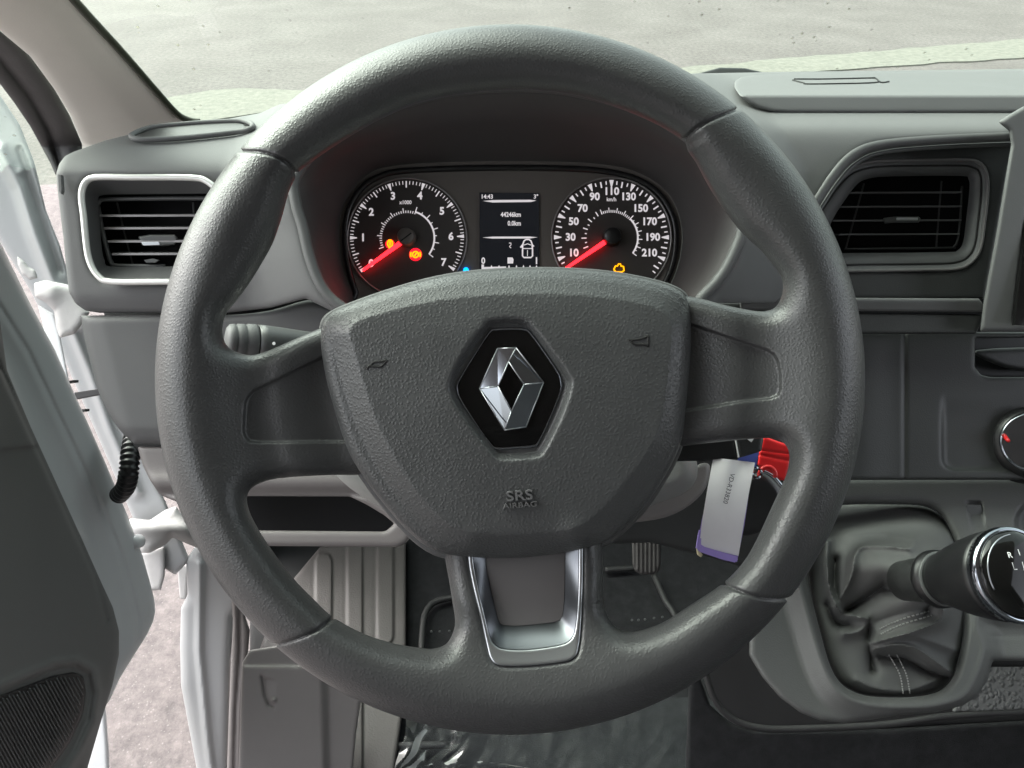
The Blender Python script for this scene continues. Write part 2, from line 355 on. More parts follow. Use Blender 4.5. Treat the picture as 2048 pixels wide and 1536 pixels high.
def asphalt():
    m = bpy.data.materials.new('asphalt'); m.use_nodes = True; nt = m.node_tree; N = nt.nodes; L = nt.links
    b = N['Principled BSDF']; b.inputs['Roughness'].default_value = 0.8
    tc = N.new('ShaderNodeTexCoord')
    n1 = N.new('ShaderNodeTexNoise'); n1.inputs['Scale'].default_value = 1.4; n1.inputs['Detail'].default_value = 5
    n2 = N.new('ShaderNodeTexNoise'); n2.inputs['Scale'].default_value = 24; n2.inputs['Detail'].default_value = 10; n2.inputs['Roughness'].default_value = 0.8
    v = N.new('ShaderNodeTexVoronoi'); v.inputs['Scale'].default_value = 75
    for q in (n1, n2, v): L.new(tc.outputs['Object'], q.inputs['Vector'])
    r1 = N.new('ShaderNodeValToRGB'); r1.color_ramp.elements[0].position = 0.35; r1.color_ramp.elements[0].color = (0.122, 0.106, 0.103, 1)
    r1.color_ramp.elements[1].position = 0.7; r1.color_ramp.elements[1].color = (0.158, 0.139, 0.136, 1); L.new(n1.outputs[0], r1.inputs[0])
    r2 = N.new('ShaderNodeValToRGB'); r2.color_ramp.elements[0].position = 0.36; r2.color_ramp.elements[0].color = (0.42, 0.42, 0.42, 1)
    r2.color_ramp.elements[1].position = 0.64; r2.color_ramp.elements[1].color = (1.5, 1.48, 1.45, 1); L.new(n2.outputs[0], r2.inputs[0])
    mx = N.new('ShaderNodeMix'); mx.data_type = 'RGBA'; mx.blend_type = 'MULTIPLY'; mx.inputs[0].default_value = 0.7
    L.new(r1.outputs[0], mx.inputs[6]); L.new(r2.outputs[0], mx.inputs[7])
    r3 = N.new('ShaderNodeMapRange'); r3.inputs[1].default_value = 0.0; r3.inputs[2].default_value = 0.22; r3.inputs[3].default_value = 1.0; r3.inputs[4].default_value = 0.0
    L.new(v.outputs['Distance'], r3.inputs[0])
    m2 = N.new('ShaderNodeMix'); m2.data_type = 'RGBA'; m2.inputs[7].default_value = (0.30, 0.28, 0.265, 1)
    mm = N.new('ShaderNodeMath'); mm.operation = 'MULTIPLY'; mm.inputs[1].default_value = 0.55; L.new(r3.outputs[0], mm.inputs[0])
    L.new(mm.outputs[0], m2.inputs[0]); L.new(mx.outputs[2], m2.inputs[6]); L.new(m2.outputs[2], b.inputs['Base Color'])
    bp = N.new('ShaderNodeBump'); bp.inputs['Distance'].default_value = 0.01; bp.inputs['Strength'].default_value = 0.6
    L.new(n2.outputs[0], bp.inputs['Height']); L.new(bp.outputs[0], b.inputs['Normal'])
    return m
M['asphalt'] = asphalt()
M['concrete'] = mat('pale_concrete', (0.185, 0.18, 0.155), 0.85, bump=(40, 0.01, 0.5), var=0.25, varscale=16)
# ================================================================== ground outside
g = 60
top(mesh('ground', [(-g, -g, 0), (g, -g, 0), (g, g, 0), (-g, g, 0)], [(0, 1, 2, 3)], M['asphalt']), None, None, kind='structure')
def strip(name, pts, zz, label):
    V = [G(x, y, zz) for x, y in pts]
    n = len(V); lo = [v-np.array([0, 0, zz+0.03]) for v in V]
    b = MB().prism(V, lo); return top(b.build(name, M['concrete']), label, 'edging')
rng = np.random.RandomState(3)
def rag(a, b, n, amp):
    a = np.array(a, float); b = np.array(b, float)
    return [tuple(a+(b-a)*k/n+np.array([0, rng.uniform(-amp, amp)])) for k in range(n+1)]
strip('concrete_edging', rag((1330, 137), (2120, 72), 26, 2.0)+rag((2120, 108), (1330, 165), 26, 2.0), 0.012, 'pale concrete edging strip crossing the asphalt beyond the right dashboard')
strip('concrete_patch', rag((330, 196), (420, 180), 4, 1.5)+rag((470, 176), (640, 182), 6, 2)+rag((640, 206), (420, 240), 8, 1.5)+[(330, 262)], 0.010, 'pale broken concrete patch on the ground beside the left windscreen pillar')

# ================================================================== the van's body round the driver
van = thing('van', 'white van body around the driver with pale pillar trim, windscreen and open door frame', 'van', (0.15, 0.3, 0.35))
def ray_plane(px, py, p0, n):
    d = RT*((px-1024)/FPX)+UP*((768-py)/FPX)+FW
    return CAM+d*(np.dot(p0-CAM, n)/np.dot(d, n))
# windscreen, a raked pane from the scuttle to the roof
b = MB()
lo, hi = np.array([0, 1.02, CAM[2]-0.36]), np.array([0, 0.42, CAM[2]+0.38])
nx = 14; V = []; F = []
for i in range(nx+1):
    x = -0.72+1.95*i/nx; bow = 0.10*(1-((x-0.25)/0.98)**2)-0.10
    for q in (lo, hi): V.append(q+np.array([x, bow, 0]))
for i in range(nx): F.append((2*i, 2*i+2, 2*i+3, 2*i+1))
b.add(V, F).build('windscreen', M['glass'], van, smooth=True)
# added unseen for the light: roof lining, back wall, right side with window opening
z0 = CAM[2]
MB().box((0.25, -0.12, z0+0.42), (0.99, 0, 0), (0, 0.60, 0), (0, 0, 0.02)).build('roof', M['lining'], van, bevel=0.01)
MB().box((0.25, -0.75, z0-0.35), (0.99, 0, 0), (0, 0.02, 0), (0, 0, 0.78)).build('rear_bulkhead', M['dash_mid'], van, bevel=0.01)
rs = MB(); rs.box((1.25, 0.15, z0-0.72), (0.02, 0, 0), (0, 0.90, 0), (0, 0, 0.42)); rs.box((1.25, -0.60, z0+0.06), (0.02, 0, 0), (0, 0.13, 0), (0, 0, 0.35))
rs.build('right_side_panel', M['dash_mid'], van, bevel=0.01)
# --- left windscreen pillar trim
pil = [(-80, -80), (128, -80), (136, -20), (168, 22), (240, 100), (312, 182), (352, 226), (392, 241), (430, 250), (430, 300), (160, 330), (165, 290), (140, 230), (110, 180), (60, 112), (0, 62), (-80, 0)]
def wpil(x, y): return 0.47+0.27*np.clip((y+60)/320, 0, 1.1)
def Hpil(X, Y, d):
    edge = [(120, -80), (385, 240)]
    dd = pline(X, Y, edge)
    return -30*sstep(0.0, 60, 60-dd)*0-26*np.clip(1-dd/95, 0, 1)**1.2+12*np.exp(-((dd-125)/60)**2)
slab('pillar_trim', pil, wpil, 60, 22, M['beige'], van, H=Hpil, res=5)
e = cr([(128, -80), (136, -20), (168, 22), (240, 100), (312, 182), (352, 226), (376, 240), (400, 244)], 5, False)
MB().tube(Pv(e[:, 0], e[:, 1], wpil(e[:, 0], e[:, 1])+0.012), 0.0032, 8).build('windscreen_seal', M['olive'], van, smooth=True)
# --- rubber door seal
seal = [(-80, 0), (0, 62), (34, 84), (60, 112), (88, 146), (110, 180), (140, 232), (165, 290), (168, 340), (112, 352), (100, 325), (60, 252), (28, 205), (0, 168), (-80, 90)]
def Hseal(X, Y, d):
    dd = pline(X, Y, [(-80, 40), (0, 115), (60, 190), (100, 260), (128, 350)])
    return 10*np.exp(-((dd-24)/20)**2)-8*np.exp(-(dd/6)**2)
slab('door_seal', seal, lambda x, y: wpil(x, y)+0.035, 40, 12, M['rubber'], van, H=Hseal, res=4)
# --- hinge pillar (white), seen between the open door and the dashboard
hp = [(-40, 110), (0, 190), (40, 250), (68, 322), (74, 345), (92, 420), (120, 490), (140, 560), (182, 640), (215, 780), (262, 868), (330, 1000), (380, 1120), (350, 1150), (300, 1120), (255, 1010), (190, 860), (120, 700), (60, 580), (-40, 420)]
def Hhp(X, Y, d):
    h = 16*np.exp(-(pline(X, Y, [(0, 300), (40, 375), (70, 470), (105, 560), (165, 650)])/12)**2)
    h += 14*np.exp(-(pline(X, Y, [(140, 650), (178, 740), (220, 860), (275, 985)])/10)**2)
    h -= 9*np.exp(-(pline(X, Y, [(40, 300), (80, 420), (120, 540)])/8)**2)
    h += 8*np.exp(-(np.hypot(X-42, Y-342)/9)**2)
    return h
slab('hinge_pillar', hp, lambda x, y: 0.93+0.10*(y-300)/800, 60, 10, M['white'], van, H=Hhp, res=4)
b = MB(); b.plate([(148, 785), (205, 776), (206, 788), (149, 799)], 0.925, 0.01); b.build('pillar_bracket', M['rubber'], van, bevel=0.001)
b = MB(); b.plate([(134, 762), (148, 760), (148, 765), (134, 767)], 0.935, 0.01); b.build('pillar_hole', M['groove'], van)
b = MB(); b.plate([(157, 819), (170, 818), (170, 823), (157, 825)], 0.935, 0.01); b.build('pillar_hole', M['groove'], van)
# --- door sill and step
sill = [(372, 1120), (395, 1085), (470, 1110), (490, 1200), (468, 1235), (462, 1320), (460, 1420), (455, 1600), (405, 1600), (375, 1440), (362, 1370), (360, 1290), (362, 1215), (375, 1190)]
slab('door_sill', sill, lambda x, y: 1.02+0.10*(y-1100)/400, 70, 22, M['white'], van, H=lambda X, Y, d: 10*np.exp(-(pline(X, Y, [(400, 1130), (398, 1300), (415, 1480), (430, 1600)])/9)**2), res=4)
b = MB(); b.plate([(352, 1130), (398, 1128), (398, 1145), (376, 1150), (372, 1200), (358, 1200)], 1.10, 0.06); b.build('sill_end_cap', M['white_rough'], van, bevel=0.004)
tr = [(462, 1185), (478, 1195), (500, 1260), (494, 1330), (486, 1400), (480, 1600), (452, 1600), (458, 1420), (462, 1320), (466, 1240)]
slab('sill_seal', tr, lambda x, y: 0.985+0.08*(y-1100)/400, 30, 9, M['warm_grey'], van, H=lambda X, Y, d: -6*np.exp(-(pline(X, Y, [(478, 1200), (480, 1300), (472, 1420), (468, 1600)])/4)**2), res=3.5)
# floor pan and front bulkhead of the cab (dark)
MB().box((0.53, 0.22, z0-0.99), (0.86, 0, 0), (0, 0.78, 0), (0, 0, 0.02)).build('cab_floor', M['carpet'], van)
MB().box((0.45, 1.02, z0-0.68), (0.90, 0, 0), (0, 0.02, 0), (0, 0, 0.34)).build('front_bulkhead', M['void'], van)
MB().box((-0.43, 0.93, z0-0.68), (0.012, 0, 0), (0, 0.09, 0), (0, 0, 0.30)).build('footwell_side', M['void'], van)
# scuttle outside, below the windscreen
MB().plate([(560, 205), (1330, 205), (1330, 165), (1385, 148), (1440, 133), (1490, 134), (1530, 143), (2100, 143), (2100, 190), (560, 240)], 0.98, 0.10).build('scuttle', M['dash_dark'], van, bevel=0.004)

# ================================================================== open door

def wdoor(x, y): return 0.62+0.34*np.clip((x+60)/380, 0, 1.2)+0.0001*(900-y)*0
frame = [(-80, 330), (-30, 420), (8, 500), (30, 545), (62, 610), (110, 700), (150, 790), (180, 855), (215, 935), (255, 1030), (285, 1110), (303, 1175), (309, 1200), (311, 1222), (306, 1244), (295, 1268), (280, 1292), (262, 1320), (240, 1356), (220, 1400), (190, 1440), (170, 1300), (60, 900), (-80, 640)]
def Hfr(X, Y, d):
    c = [(-80, 560), (20, 720), (130, 950), (205, 1120), (236, 1240), (240, 1330)]
    dd = pline(X, Y, c)
    return -18*sstep(46, 0, dd)-8*np.exp(-((dd-40)/5)**2)
door = slab('door', frame, wdoor, 70, 16, M['door_light'], van, H=Hfr, res=4, label='open driver door')
card = [(-80, 560), (0, 640), (14, 740), (60, 850), (110, 960), (165, 1080), (205, 1170), (226, 1215), (238, 1262), (238, 1310), (225, 1370), (203, 1440), (175, 1536), (160, 1620), (-80, 1620)]
def Hcard(X, Y, d):
    e = [(-80, 1440), (0, 1382), (60, 1356), (110, 1335), (150, 1330), (178, 1345), (186, 1385), (178, 1440), (150, 1500), (110, 1560), (60, 1620)]
    ins = sd(X, Y, e+[(-80, 1620)])
    h = 14*np.exp(-((ins-10)/9)**2)-6*sstep(4, -6, ins)
    h += 10*sstep(0, 1, 0*X)
    lid = pline(X, Y, [(-80, 600), (6, 745), (95, 940), (190, 1150), (215, 1240)])
    h -= 10*np.exp(-(lid/5)**2)
    h += -12*sstep(900, 960, Y)*sstep(-8, 6, sd(X, Y, [(-100, 905), (30, 880), (95, 1000), (150, 1100), (60, 1060), (-100, 1010)]))*0
    h += 9*sstep(905, 895, Y+0.1*X)
    return h
def wcard(x, y): return wdoor(x, y)-0.012
slab('door_card', card, wcard, 50, 14, M['door_dark'], door, H=Hcard, res=4)
gr = np.array([(-80, 1430), (-10, 1395), (60, 1368), (110, 1350), (148, 1344), (166, 1352), (172, 1382), (166, 1428), (142, 1482), (104, 1536), (70, 1580), (-80, 1580)], float)
grd = slab('speaker_grille', gr, lambda x, y: wdoor(x, y)-0.014, 16, 3, M['black'], door, res=4)
# grille ribs: fine slanted bars, one part
b = MB()
for k in range(-10, 62):
    c0 = -80+k*8.2
    pts = []
    for t in np.linspace(0, 1, 40):
        x = c0+t*150-40; y = 1335+t*270
        pts.append((x, y))
    pts = np.array(pts); inside = sd(pts[:, 0], pts[:, 1], gr) < -5
    pts = pts[inside]
    if len(pts) < 3: continue
    ww = wdoor(pts[:, 0], pts[:, 1])-0.021
    b.tube(Pv(pts[:, 0], pts[:, 1], ww), 0.00085, 6)
b.build('grille_rib', M['dash_mid'], door, smooth=True)['kind'] = 'stuff'
low = [(170, 1520), (205, 1400), (212, 1420), (218, 1500), (222, 1620), (150, 1620)]
slab('door_lower_edge', low, lambda x, y: 1.0, 40, 10, M['door_light'], door, res=4)
def hinge(parent, y0, kind):
    pass
# upper and lower hinges
hu = [(68, 566), (92, 560), (130, 568), (146, 572), (158, 600), (180, 625), (162, 652), (150, 668), (120, 676), (112, 652), (108, 622), (92, 606), (70, 594)]
slab('upper_hinge', hu, 0.88, 60, 14, M['white_rough'], door, res=3, H=lambda X, Y, d: 10*np.exp(-(np.hypot(X-100, Y-585)/22)**2))
slab('door_check_bolt', [(34, 512), (48, 522), (58, 534), (70, 540), (76, 556), (60, 560), (44, 548), (36, 530)], 0.90, 30, 6, M['white_rough'], door, res=2.5)
slab('hinge_arm', [(76, 610), (108, 628), (118, 660), (140, 770), (128, 770), (96, 690)], 0.92, 20, 4, M['door_light'], door, res=3)  # slim pale arm below the upper hinge
hl = [(254, 1046), (262, 1036), (300, 1040), (330, 1020), (352, 1012), (400, 1080), (404, 1100), (345, 1075), (330, 1090), (300, 1106), (282, 1106), (268, 1084)]
slab('lower_hinge', hl, 0.97, 70, 18, M['white_rough'], door, res=3, H=lambda X, Y, d: 14*np.exp(-(pline(X, Y, [(262, 1060), (400, 1055)])/18)**2))
MB().revolve(P(277, 1082, 0.93), -FW, [(0, 0.009), (0.012, 0.009), (0.016, 0.007), (0.017, 0.0)], 24).build('hinge_bolt', M['door_light'], door, smooth=True)
slab('hinge_bracket', [(280, 1105), (330, 1092), (330, 1150), (322, 1180), (300, 1182), (290, 1140)], 1.02, 30, 8, M['white_rough'], door, res=3)
# --- corrugated cable sleeve
c = cr([(268, 868, 0.86), (262, 900, 0.84), (258, 940, 0.83), (252, 972, 0.84), (238, 990, 0.86)], 16, False)
rad = [px2m(17, 0.85)*(1+0.09*(1 if (i//2) % 2 else -1)) for i in range(len(c))]
top(MB().tube(Pv(c[:, 0], c[:, 1], c[:, 2]), rad, 20).build('cable_sleeve', M['black'], None, smooth=True), 'black corrugated rubber cable sleeve between hinge pillar and open door', 'cable sleeve')

# ================================================================== steering wheel
W0 = 0.40; S0 = W0/FPX
wheel = thing('steering_wheel', 'dark grey grained steering wheel with chrome diamond badge and silver lower spoke', 'steering wheel', P(1020, 759, W0+0.05))
CX, CY, RO = 1020.0, 759.0, 711.0
hole_top = cr([(1009, 181), (1127, 187), (1220, 211), (1300, 243), (1364, 279), (1375, 302), (1392, 327), (1416, 372), (1447, 420), (1485, 468), (1522, 502), (1546, 531), (1560, 551), (1565, 570), (1562, 592), (1553, 611), (1537, 620), (1512, 621), (1450, 609), (1382, 592), (1300, 590), (1200, 620), (1000, 650), (800, 660), (700, 650), (642, 655), (547, 696), (506, 709), (478, 705), (458, 694), (448, 678), (446, 652), (454, 626), (475, 600), (502, 563), (533, 512), (549, 480), (566, 430), (578, 385), (594, 352), (609, 335), (688, 281), (776, 232), (864, 200)], 3)
hole_bl = cr([(760, 952), (709, 951), (640, 952), (555, 958), (512, 971), (496, 989), (497, 1014), (509, 1043), (535, 1086), (583, 1151), (626, 1196), (666, 1233), (726, 1266), (784, 1285), (841, 1295), (870, 1296), (893, 1286), (906, 1262), (909, 1240), (904, 1205), (897, 1161), (888, 1110), (880, 1040), (850, 960)], 3)
hole_br = cr([(1290, 905), (1368, 893), (1468, 882), (1532, 877), (1560, 882), (1574, 896), (1578, 915), (1574, 943), (1561, 974), (1543, 1013), (1512, 1080), (1485, 1125), (1444, 1167), (1382, 1208), (1333, 1240), (1300, 1254), (1266, 1262), (1240, 1258), (1220, 1240), (1209, 1205), (1207, 1148), (1205, 1086), (1205, 1030), (1220, 960)], 3)
inset_l = [(720, 675), (642, 714), (506, 780), (494, 792), (488, 806), (485, 860), (489, 876), (499, 885), (520, 887), (720, 885)]
inset_r = [(1330, 628), (1386, 648), (1536, 698), (1550, 708), (1558, 722), (1563, 750), (1563, 780), (1557, 793), (1540, 799), (1478, 806), (1330, 830)]
trimo = cr([(931, 1000), (933, 1060), (935, 1120), (945, 1175), (960, 1237), (974, 1300), (980, 1319), (990, 1330), (1010, 1334), (1044, 1334), (1085, 1331), (1130, 1325), (1148, 1318), (1157, 1304), (1163, 1262), (1167, 1180), (1168, 1060), (1168, 1000)], 4)
seams = [((450, 302), (482, 302), (530, 306), (570, 322), (594, 350), (618, 392)), ((1515, 202), (1482, 216), (1440, 232), (1400, 252), (1366, 282), (1340, 312)), ((505, 1292), (538, 1290), (575, 1284), (630, 1262), (668, 1234), (700, 1205)), ((1625, 1192), (1592, 1196), (1540, 1197), (1490, 1186), (1444, 1166), (1405, 1146))]
pad = cr([(642, 692), (642, 661), (650, 637), (675, 619), (728, 598), (781, 580), (850, 560), (930, 545), (1030, 538), (1130, 538), (1220, 545), (1300, 560), (1345, 574), (1368, 589), (1378, 612), (1382, 660), (1380, 720), (1374, 790), (1365, 870), (1350, 915), (1322, 965), (1285, 1018), (1232, 1069), (1198, 1088), (1130, 1105), (1044, 1115), (985, 1116), (935, 1113), (873, 1103), (819, 1066), (763, 1002), (728, 955), (693, 894), (661, 791), (649, 740)], 3)
def wheel_field(X, Y):
    d = np.hypot(X-CX, Y-CY)-RO
    rad = np.hypot(X-CX, Y-CY)
    dist = sd(X, Y, hole_top); dist = np.minimum(dist, sd(X, Y, hole_bl)); dist = np.minimum(dist, sd(X, Y, hole_br))
    k = 10.0; h = np.clip(0.5+0.5*(d+dist)/k, 0, 1)        # smooth max(d, -dist)
    dd = np.maximum(d, -dist)
    R = 61.0
    spoke = sstep(655, 480, rad)
    zc = -46*spoke-30*sstep(470, 360, rad)-40*sstep(-8, -60, sd(X, Y, pad))
    half = R-14*spoke
    ins = np.minimum(sd(X, Y, inset_l), sd(X, Y, inset_r))
    dip = 9*sstep(1, -5, ins)
    ts = sd(X, Y, trimo); dip += 32*sstep(-4, -22, ts)+4*sstep(7, -3, ts)
    gmin = np.full(X.shape, 99.0)
    for s in seams: gmin = np.minimum(gmin, pline(X, Y, cr(s, 6, False)))
    groove = 8*np.exp(-(gmin/3.0)**2)
    # side grips sit a hair proud of the upper and lower caps
    ang = np.degrees(np.arctan2(-(Y-CY), X-CX)) % 360
    grip = (((ang < 49.5) | (ang > 323)) | ((ang > 139) & (ang < 228)))
    t = -dd; Rr = R*(1-0.42*spoke)
    x_ = Rr-t; q = 0.5*(x_+np.sqrt(x_*x_+144.0))
    crown = -6*spoke*0
    def f(z):
        zz = z-zc-crown
        zr = zz/half*Rr
        F = np.hypot(q, np.where(zr > 0, zr, zr))-Rr
        F = F*half/Rr
        F = np.where(z > zc-10, F+dip*np.clip((zz+10)/(half*0.6), 0, 1)+groove, F+groove)
        F = F+0
        return F
    return f
sculpt('rim_and_spokes', (290, 35, 1745, 1485), 3.3, (-190, 72), wheel_field, W0, M['leather'], wheel)
# airbag cover
plateau = cr([(705, 690), (700, 660), (740, 634), (880, 600), (1030, 588), (1180, 592), (1300, 612), (1338, 640), (1342, 690), (1330, 800), (1308, 880), (1250, 965), (1180, 1040), (1120, 1062), (1040, 1068), (960, 1066), (900, 1050), (835, 985), (780, 900), (740, 810)], 3)
hexo = cr([(967, 645), (985, 636), (1021, 633), (1054, 638), (1070, 652), (1100, 690), (1142, 749), (1146, 779), (1125, 840), (1092, 905), (1074, 918), (1035, 922), (1001, 922), (983, 912), (940, 858), (903, 802), (896, 761), (920, 710)], 3)
hexp = cr([(978, 662), (990, 656), (1020, 654.5), (1048, 655.5), (1062, 664), (1090, 702), (1119, 745), (1124.5, 762), (1124, 782), (1102, 838), (1079, 886), (1067, 895), (1030, 898), (994, 900), (981, 892), (948, 846), (919, 800), (913, 782), (915, 762), (945, 712)], 3)
def Hpad(X, Y, d):
    dp = sd(X, Y, plateau)
    h = 36-26*((X-1020)/370)**2*0.55-26*((Y-800)/300)**2*0.55
    h -= 0.55*np.clip(dp, 0, 40)
    h -= 0.0011*np.clip(690-Y, 0, 200)**2+0.0001*np.clip(Y-900, 0, 250)**2
    h -= 2.2*np.exp(-((dp-1)/4)**2)*0
    # bevelled well that carries the badge
    hx = sd(X, Y, hexo); h -= 24*sstep(0, -17, hx)
    h -= 10*np.exp(-(pline(X, Y, [(960, 1112), (1150, 1104)])/34)**2)*sstep(1030, 1100, Y)
    h += 6*np.exp(-(np.hypot(X-945, Y-1090)/26)**2)+9*np.exp(-(np.hypot((X-1150)*1.0, Y-1075)/30)**2)
    return h
cover = slab('airbag_cover', pad, W0-0.002, 110, 24, M['pad'], wheel, H=Hpad, res=3.6)
backpad = cr([(x+(x-1010)*0.012, y+(y-820)*0.012+ (6 if y > 800 else 0)) for x, y in pad[::3]], 3)
slab('cover_surround', backpad, W0+0.016, 60, 10, M['dash_mid'], wheel, res=5)
# horn marks, engraved
def horn(cx, cy, pts, mir):
    b = MB()
    for seg in pts:
        c = cr([(cx+x, cy+y) for x, y in seg], 4, False)
        z = np.array([float(Hpad(np.array([[p[0]]]), np.array([[p[1]]]), None)[0, 0]) for p in c])
        b.tube(Pv(c[:, 0], c[:, 1], W0-0.002-z*S0+0.0003), 0.0008, 6)
    return b.build('horn_icon', M['groove'], cover, smooth=True)
horn(752, 730, [[(-18, 9), (-14, 2), (-10, 2), (0, 3), (10, 3), (16, -2), (22, -10)], [(-9, -2), (-2, -6), (8, -7), (16, -8), (22, -10)], [(-10, 2), (-9, -2)]], 1)
horn(1277, 683, [[(-20, -3), (-14, -3), (-2, -4), (8, -6), (16, -10), (19, -12)], [(-14, 2), (-6, 6), (8, 6), (16, 7), (19, 8), (19, -12)], [(-14, -3), (-14, 2)]], 1)
# SRS AIRBAG, raised letters, coloured lighter than the cover in place of lit edges
ra = math.radians(4.5); tr_, tu_ = RT*math.cos(ra)+UP*math.sin(ra), -RT*math.sin(ra)+UP*math.cos(ra)
def zpad(x, y): return W0-0.002-float(Hpad(np.array([[float(x)]]), np.array([[float(y)]]), None)[0, 0])*S0
def conform(b):
    # lay flat letters onto the domed cover
    for k, V in enumerate(b.v):
        R_ = V-CAM; w = R_@FW; px = 1024+R_@RT/w*FPX; py = 768-R_@UP/w*FPX
        h = Hpad(px[:, None], py[:, None], None)[:, 0]
        b.v[k] = Pv(px, py, W0-0.002-h*S0+(w-WT))
    return b
WT = 0.39; k_ = WT/FPX
b = MB(); b.text('SRS', P(1039, 991.5, WT-0.0003), 19*k_, tr_*1.32, tu_, extrude=0.0010, bold=0.015)
conform(b).build('cover_lettering', M['dash'], cover)
b = MB(); b.text('AIRBAG', P(1040, 1010, WT-0.0003), 10*k_, tr_*1.38, tu_, extrude=0.0010, bold=0.01)
conform(b).build('cover_lettering', M['dash'], cover)
# badge
zb = W0-0.002-15*S0
bad = slab('badge', hexp, zb, 14, 4, M['chrome'], wheel, res=2, holes=[hexp+(np.array([1019, 777])-hexp)*0.055], zs=zb)
inner = hexp+(np.array([1019, 777])-hexp)*0.050
f = Pv(inner[:, 0], inner[:, 1], zb-0.0001); MB().prism(f, f+FW*0.003).build('badge_plate', M['gloss_black'], bad)
def dm(x, y, h): return P(x, y, zb-0.0002-h)
oTL, oT, oR, oBR, oB, oL = (995, 697), (1032, 695.5), (1087, 765), (1052, 854), (1009, 860), (959, 777)
iT, iR, iB, iL = (1017, 723), (1048, 769), (1023, 822), (996, 773)
def quadset(fs): 
    b = MB()
    for q in fs: b.add(q, [tuple(range(len(q)))])
    return b
hi_, lo_ = 0.0052, 0.0014
front = [[dm(*oL, lo_), dm(*oTL, lo_), dm(*oT, hi_), dm(*iT, hi_), dm(*iL, hi_)],
         [dm(*oT, lo_), dm(*oR, lo_), dm(*iR, hi_), dm(*iT, hi_)],
         [dm(*oR, lo_), dm(*oBR, lo_), dm(*oB, hi_), dm(*iB, hi_), dm(*iR, hi_)],
         [dm(*oB, lo_), dm(*oL, lo_), dm(*iL, hi_), dm(*iB, hi_)],
         [dm(*oT, hi_), dm(*oT, lo_), dm(*iT, hi_)], [dm(*oB, hi_), dm(*oB, lo_), dm(*iB, hi_)]]
for a, ha, c, hc in ((oL, lo_, oTL, lo_), (oTL, lo_, oT, hi_), (oT, lo_, oR, lo_), (oR, lo_, oBR, lo_), (oBR, lo_, oB, hi_), (oB, lo_, oL, lo_)):
    front.append([dm(*c, hc), dm(*a, ha), dm(*a, 0), dm(*c, 0)])
out = [oTL, oT, oR, oBR, oB, oL]; ho = [lo_, hi_, lo_, lo_, hi_, lo_]
inn = [iT, iR, iB, iL]
for i in range(4):
    a, c = inn[i], inn[(i+1) % 4]; front.append([dm(*a, hi_), dm(*c, hi_), dm(*c, 0), dm(*a, 0)])
dia = quadset(front).build('badge_diamond', M['chrome'], bad)
b = MB()
for loop, hh in ((out, ho), (inn, [hi_]*4)):
    n = len(loop)
    for i in range(n):
        b.tube([dm(*loop[i], hh[i]), dm(*loop[(i+1) % n], hh[(i+1) % n])], 0.00035, 6)
for a, ha, c, hc in ((oT, hi_, iT, hi_), (oR, lo_, iR, hi_), (oB, hi_, iB, hi_), (oL, lo_, iL, hi_)): b.tube([dm(*a, ha), dm(*c, hc)], 0.0003, 6)
b.build('badge_edge', M['satin'], bad, smooth=True)
# silver U of the lower spoke
tm = cr([(943, 1000), (944, 1060), (947, 1120), (957, 1175), (971, 1235), (981, 1275), (990, 1288), (1004, 1296), (1040, 1299), (1078, 1296), (1120, 1289), (1138, 1281), (1147, 1268), (1152, 1240), (1156, 1180), (1157, 1060), (1157, 1000)], 4)
ti = cr([(969, 1000), (970, 1060), (972, 1124), (980, 1170), (992, 1222), (997, 1240), (1004, 1249), (1020, 1251), (1044, 1251), (1085, 1247), (1112, 1243), (1122, 1236), (1126, 1222), (1129, 1170), (1130, 1060), (1130, 1000)], 4)
def wtr(x, y):
    r_ = np.hypot(np.asarray(x, float)-CX, np.asarray(y, float)-CY); sp_ = sstep(655, 480, r_)
    return W0-S0*(-46*sp_+61-14*sp_-30*sstep(470, 360, r_)+2.5)
wt = W0+8*S0
tro = np.array(trimo); tri = slab('spoke_trim', tro+(np.array([1050, 1180])-tro)*0.012, wtr, 22, 4, M['satin'], wheel, holes=[tm], res=2.4, zs=wt)
# sloping inner bevel
def resample(p, n=120):
    p = np.vstack([p, p[:1]]); L = np.concatenate([[0], np.cumsum(np.linalg.norm(np.diff(p, axis=0), axis=1))])
    t = np.linspace(0, L[-1], n, endpoint=False); return np.stack([np.interp(t, L, p[:, 0]), np.interp(t, L, p[:, 1])], 1)
A = resample(np.array(tm), 200); B = resample(np.array(ti), 200); n = len(A)
wins = lambda y: W0+0.0125-(y-1110)/140*0.0065
wa, wb = wtr(A[:, 0], A[:, 1]), wins(B[:, 1])-0.003
V = np.vstack([Pv(A[:, 0], A[:, 1], wa+0.0006), Pv((A[:, 0]+B[:, 0])/2, (A[:, 1]+B[:, 1])/2, (wa+wb)/2+0.0012), Pv(B[:, 0], B[:, 1], wb+0.0030)])
F = [(r*n+i, r*n+(i+1) % n, (r+1)*n+(i+1) % n, (r+1)*n+i) for r in range(2) for i in range(n)]
mesh('trim_bevel', V, F, M['bevel'], tri, smooth=True)
f = Pv(B[:, 0], B[:, 1], wins(B[:, 1])-0.0004); MB().prism(f, f+FW*0.006).build('spoke_insert', M['panel_matte'], wheel)

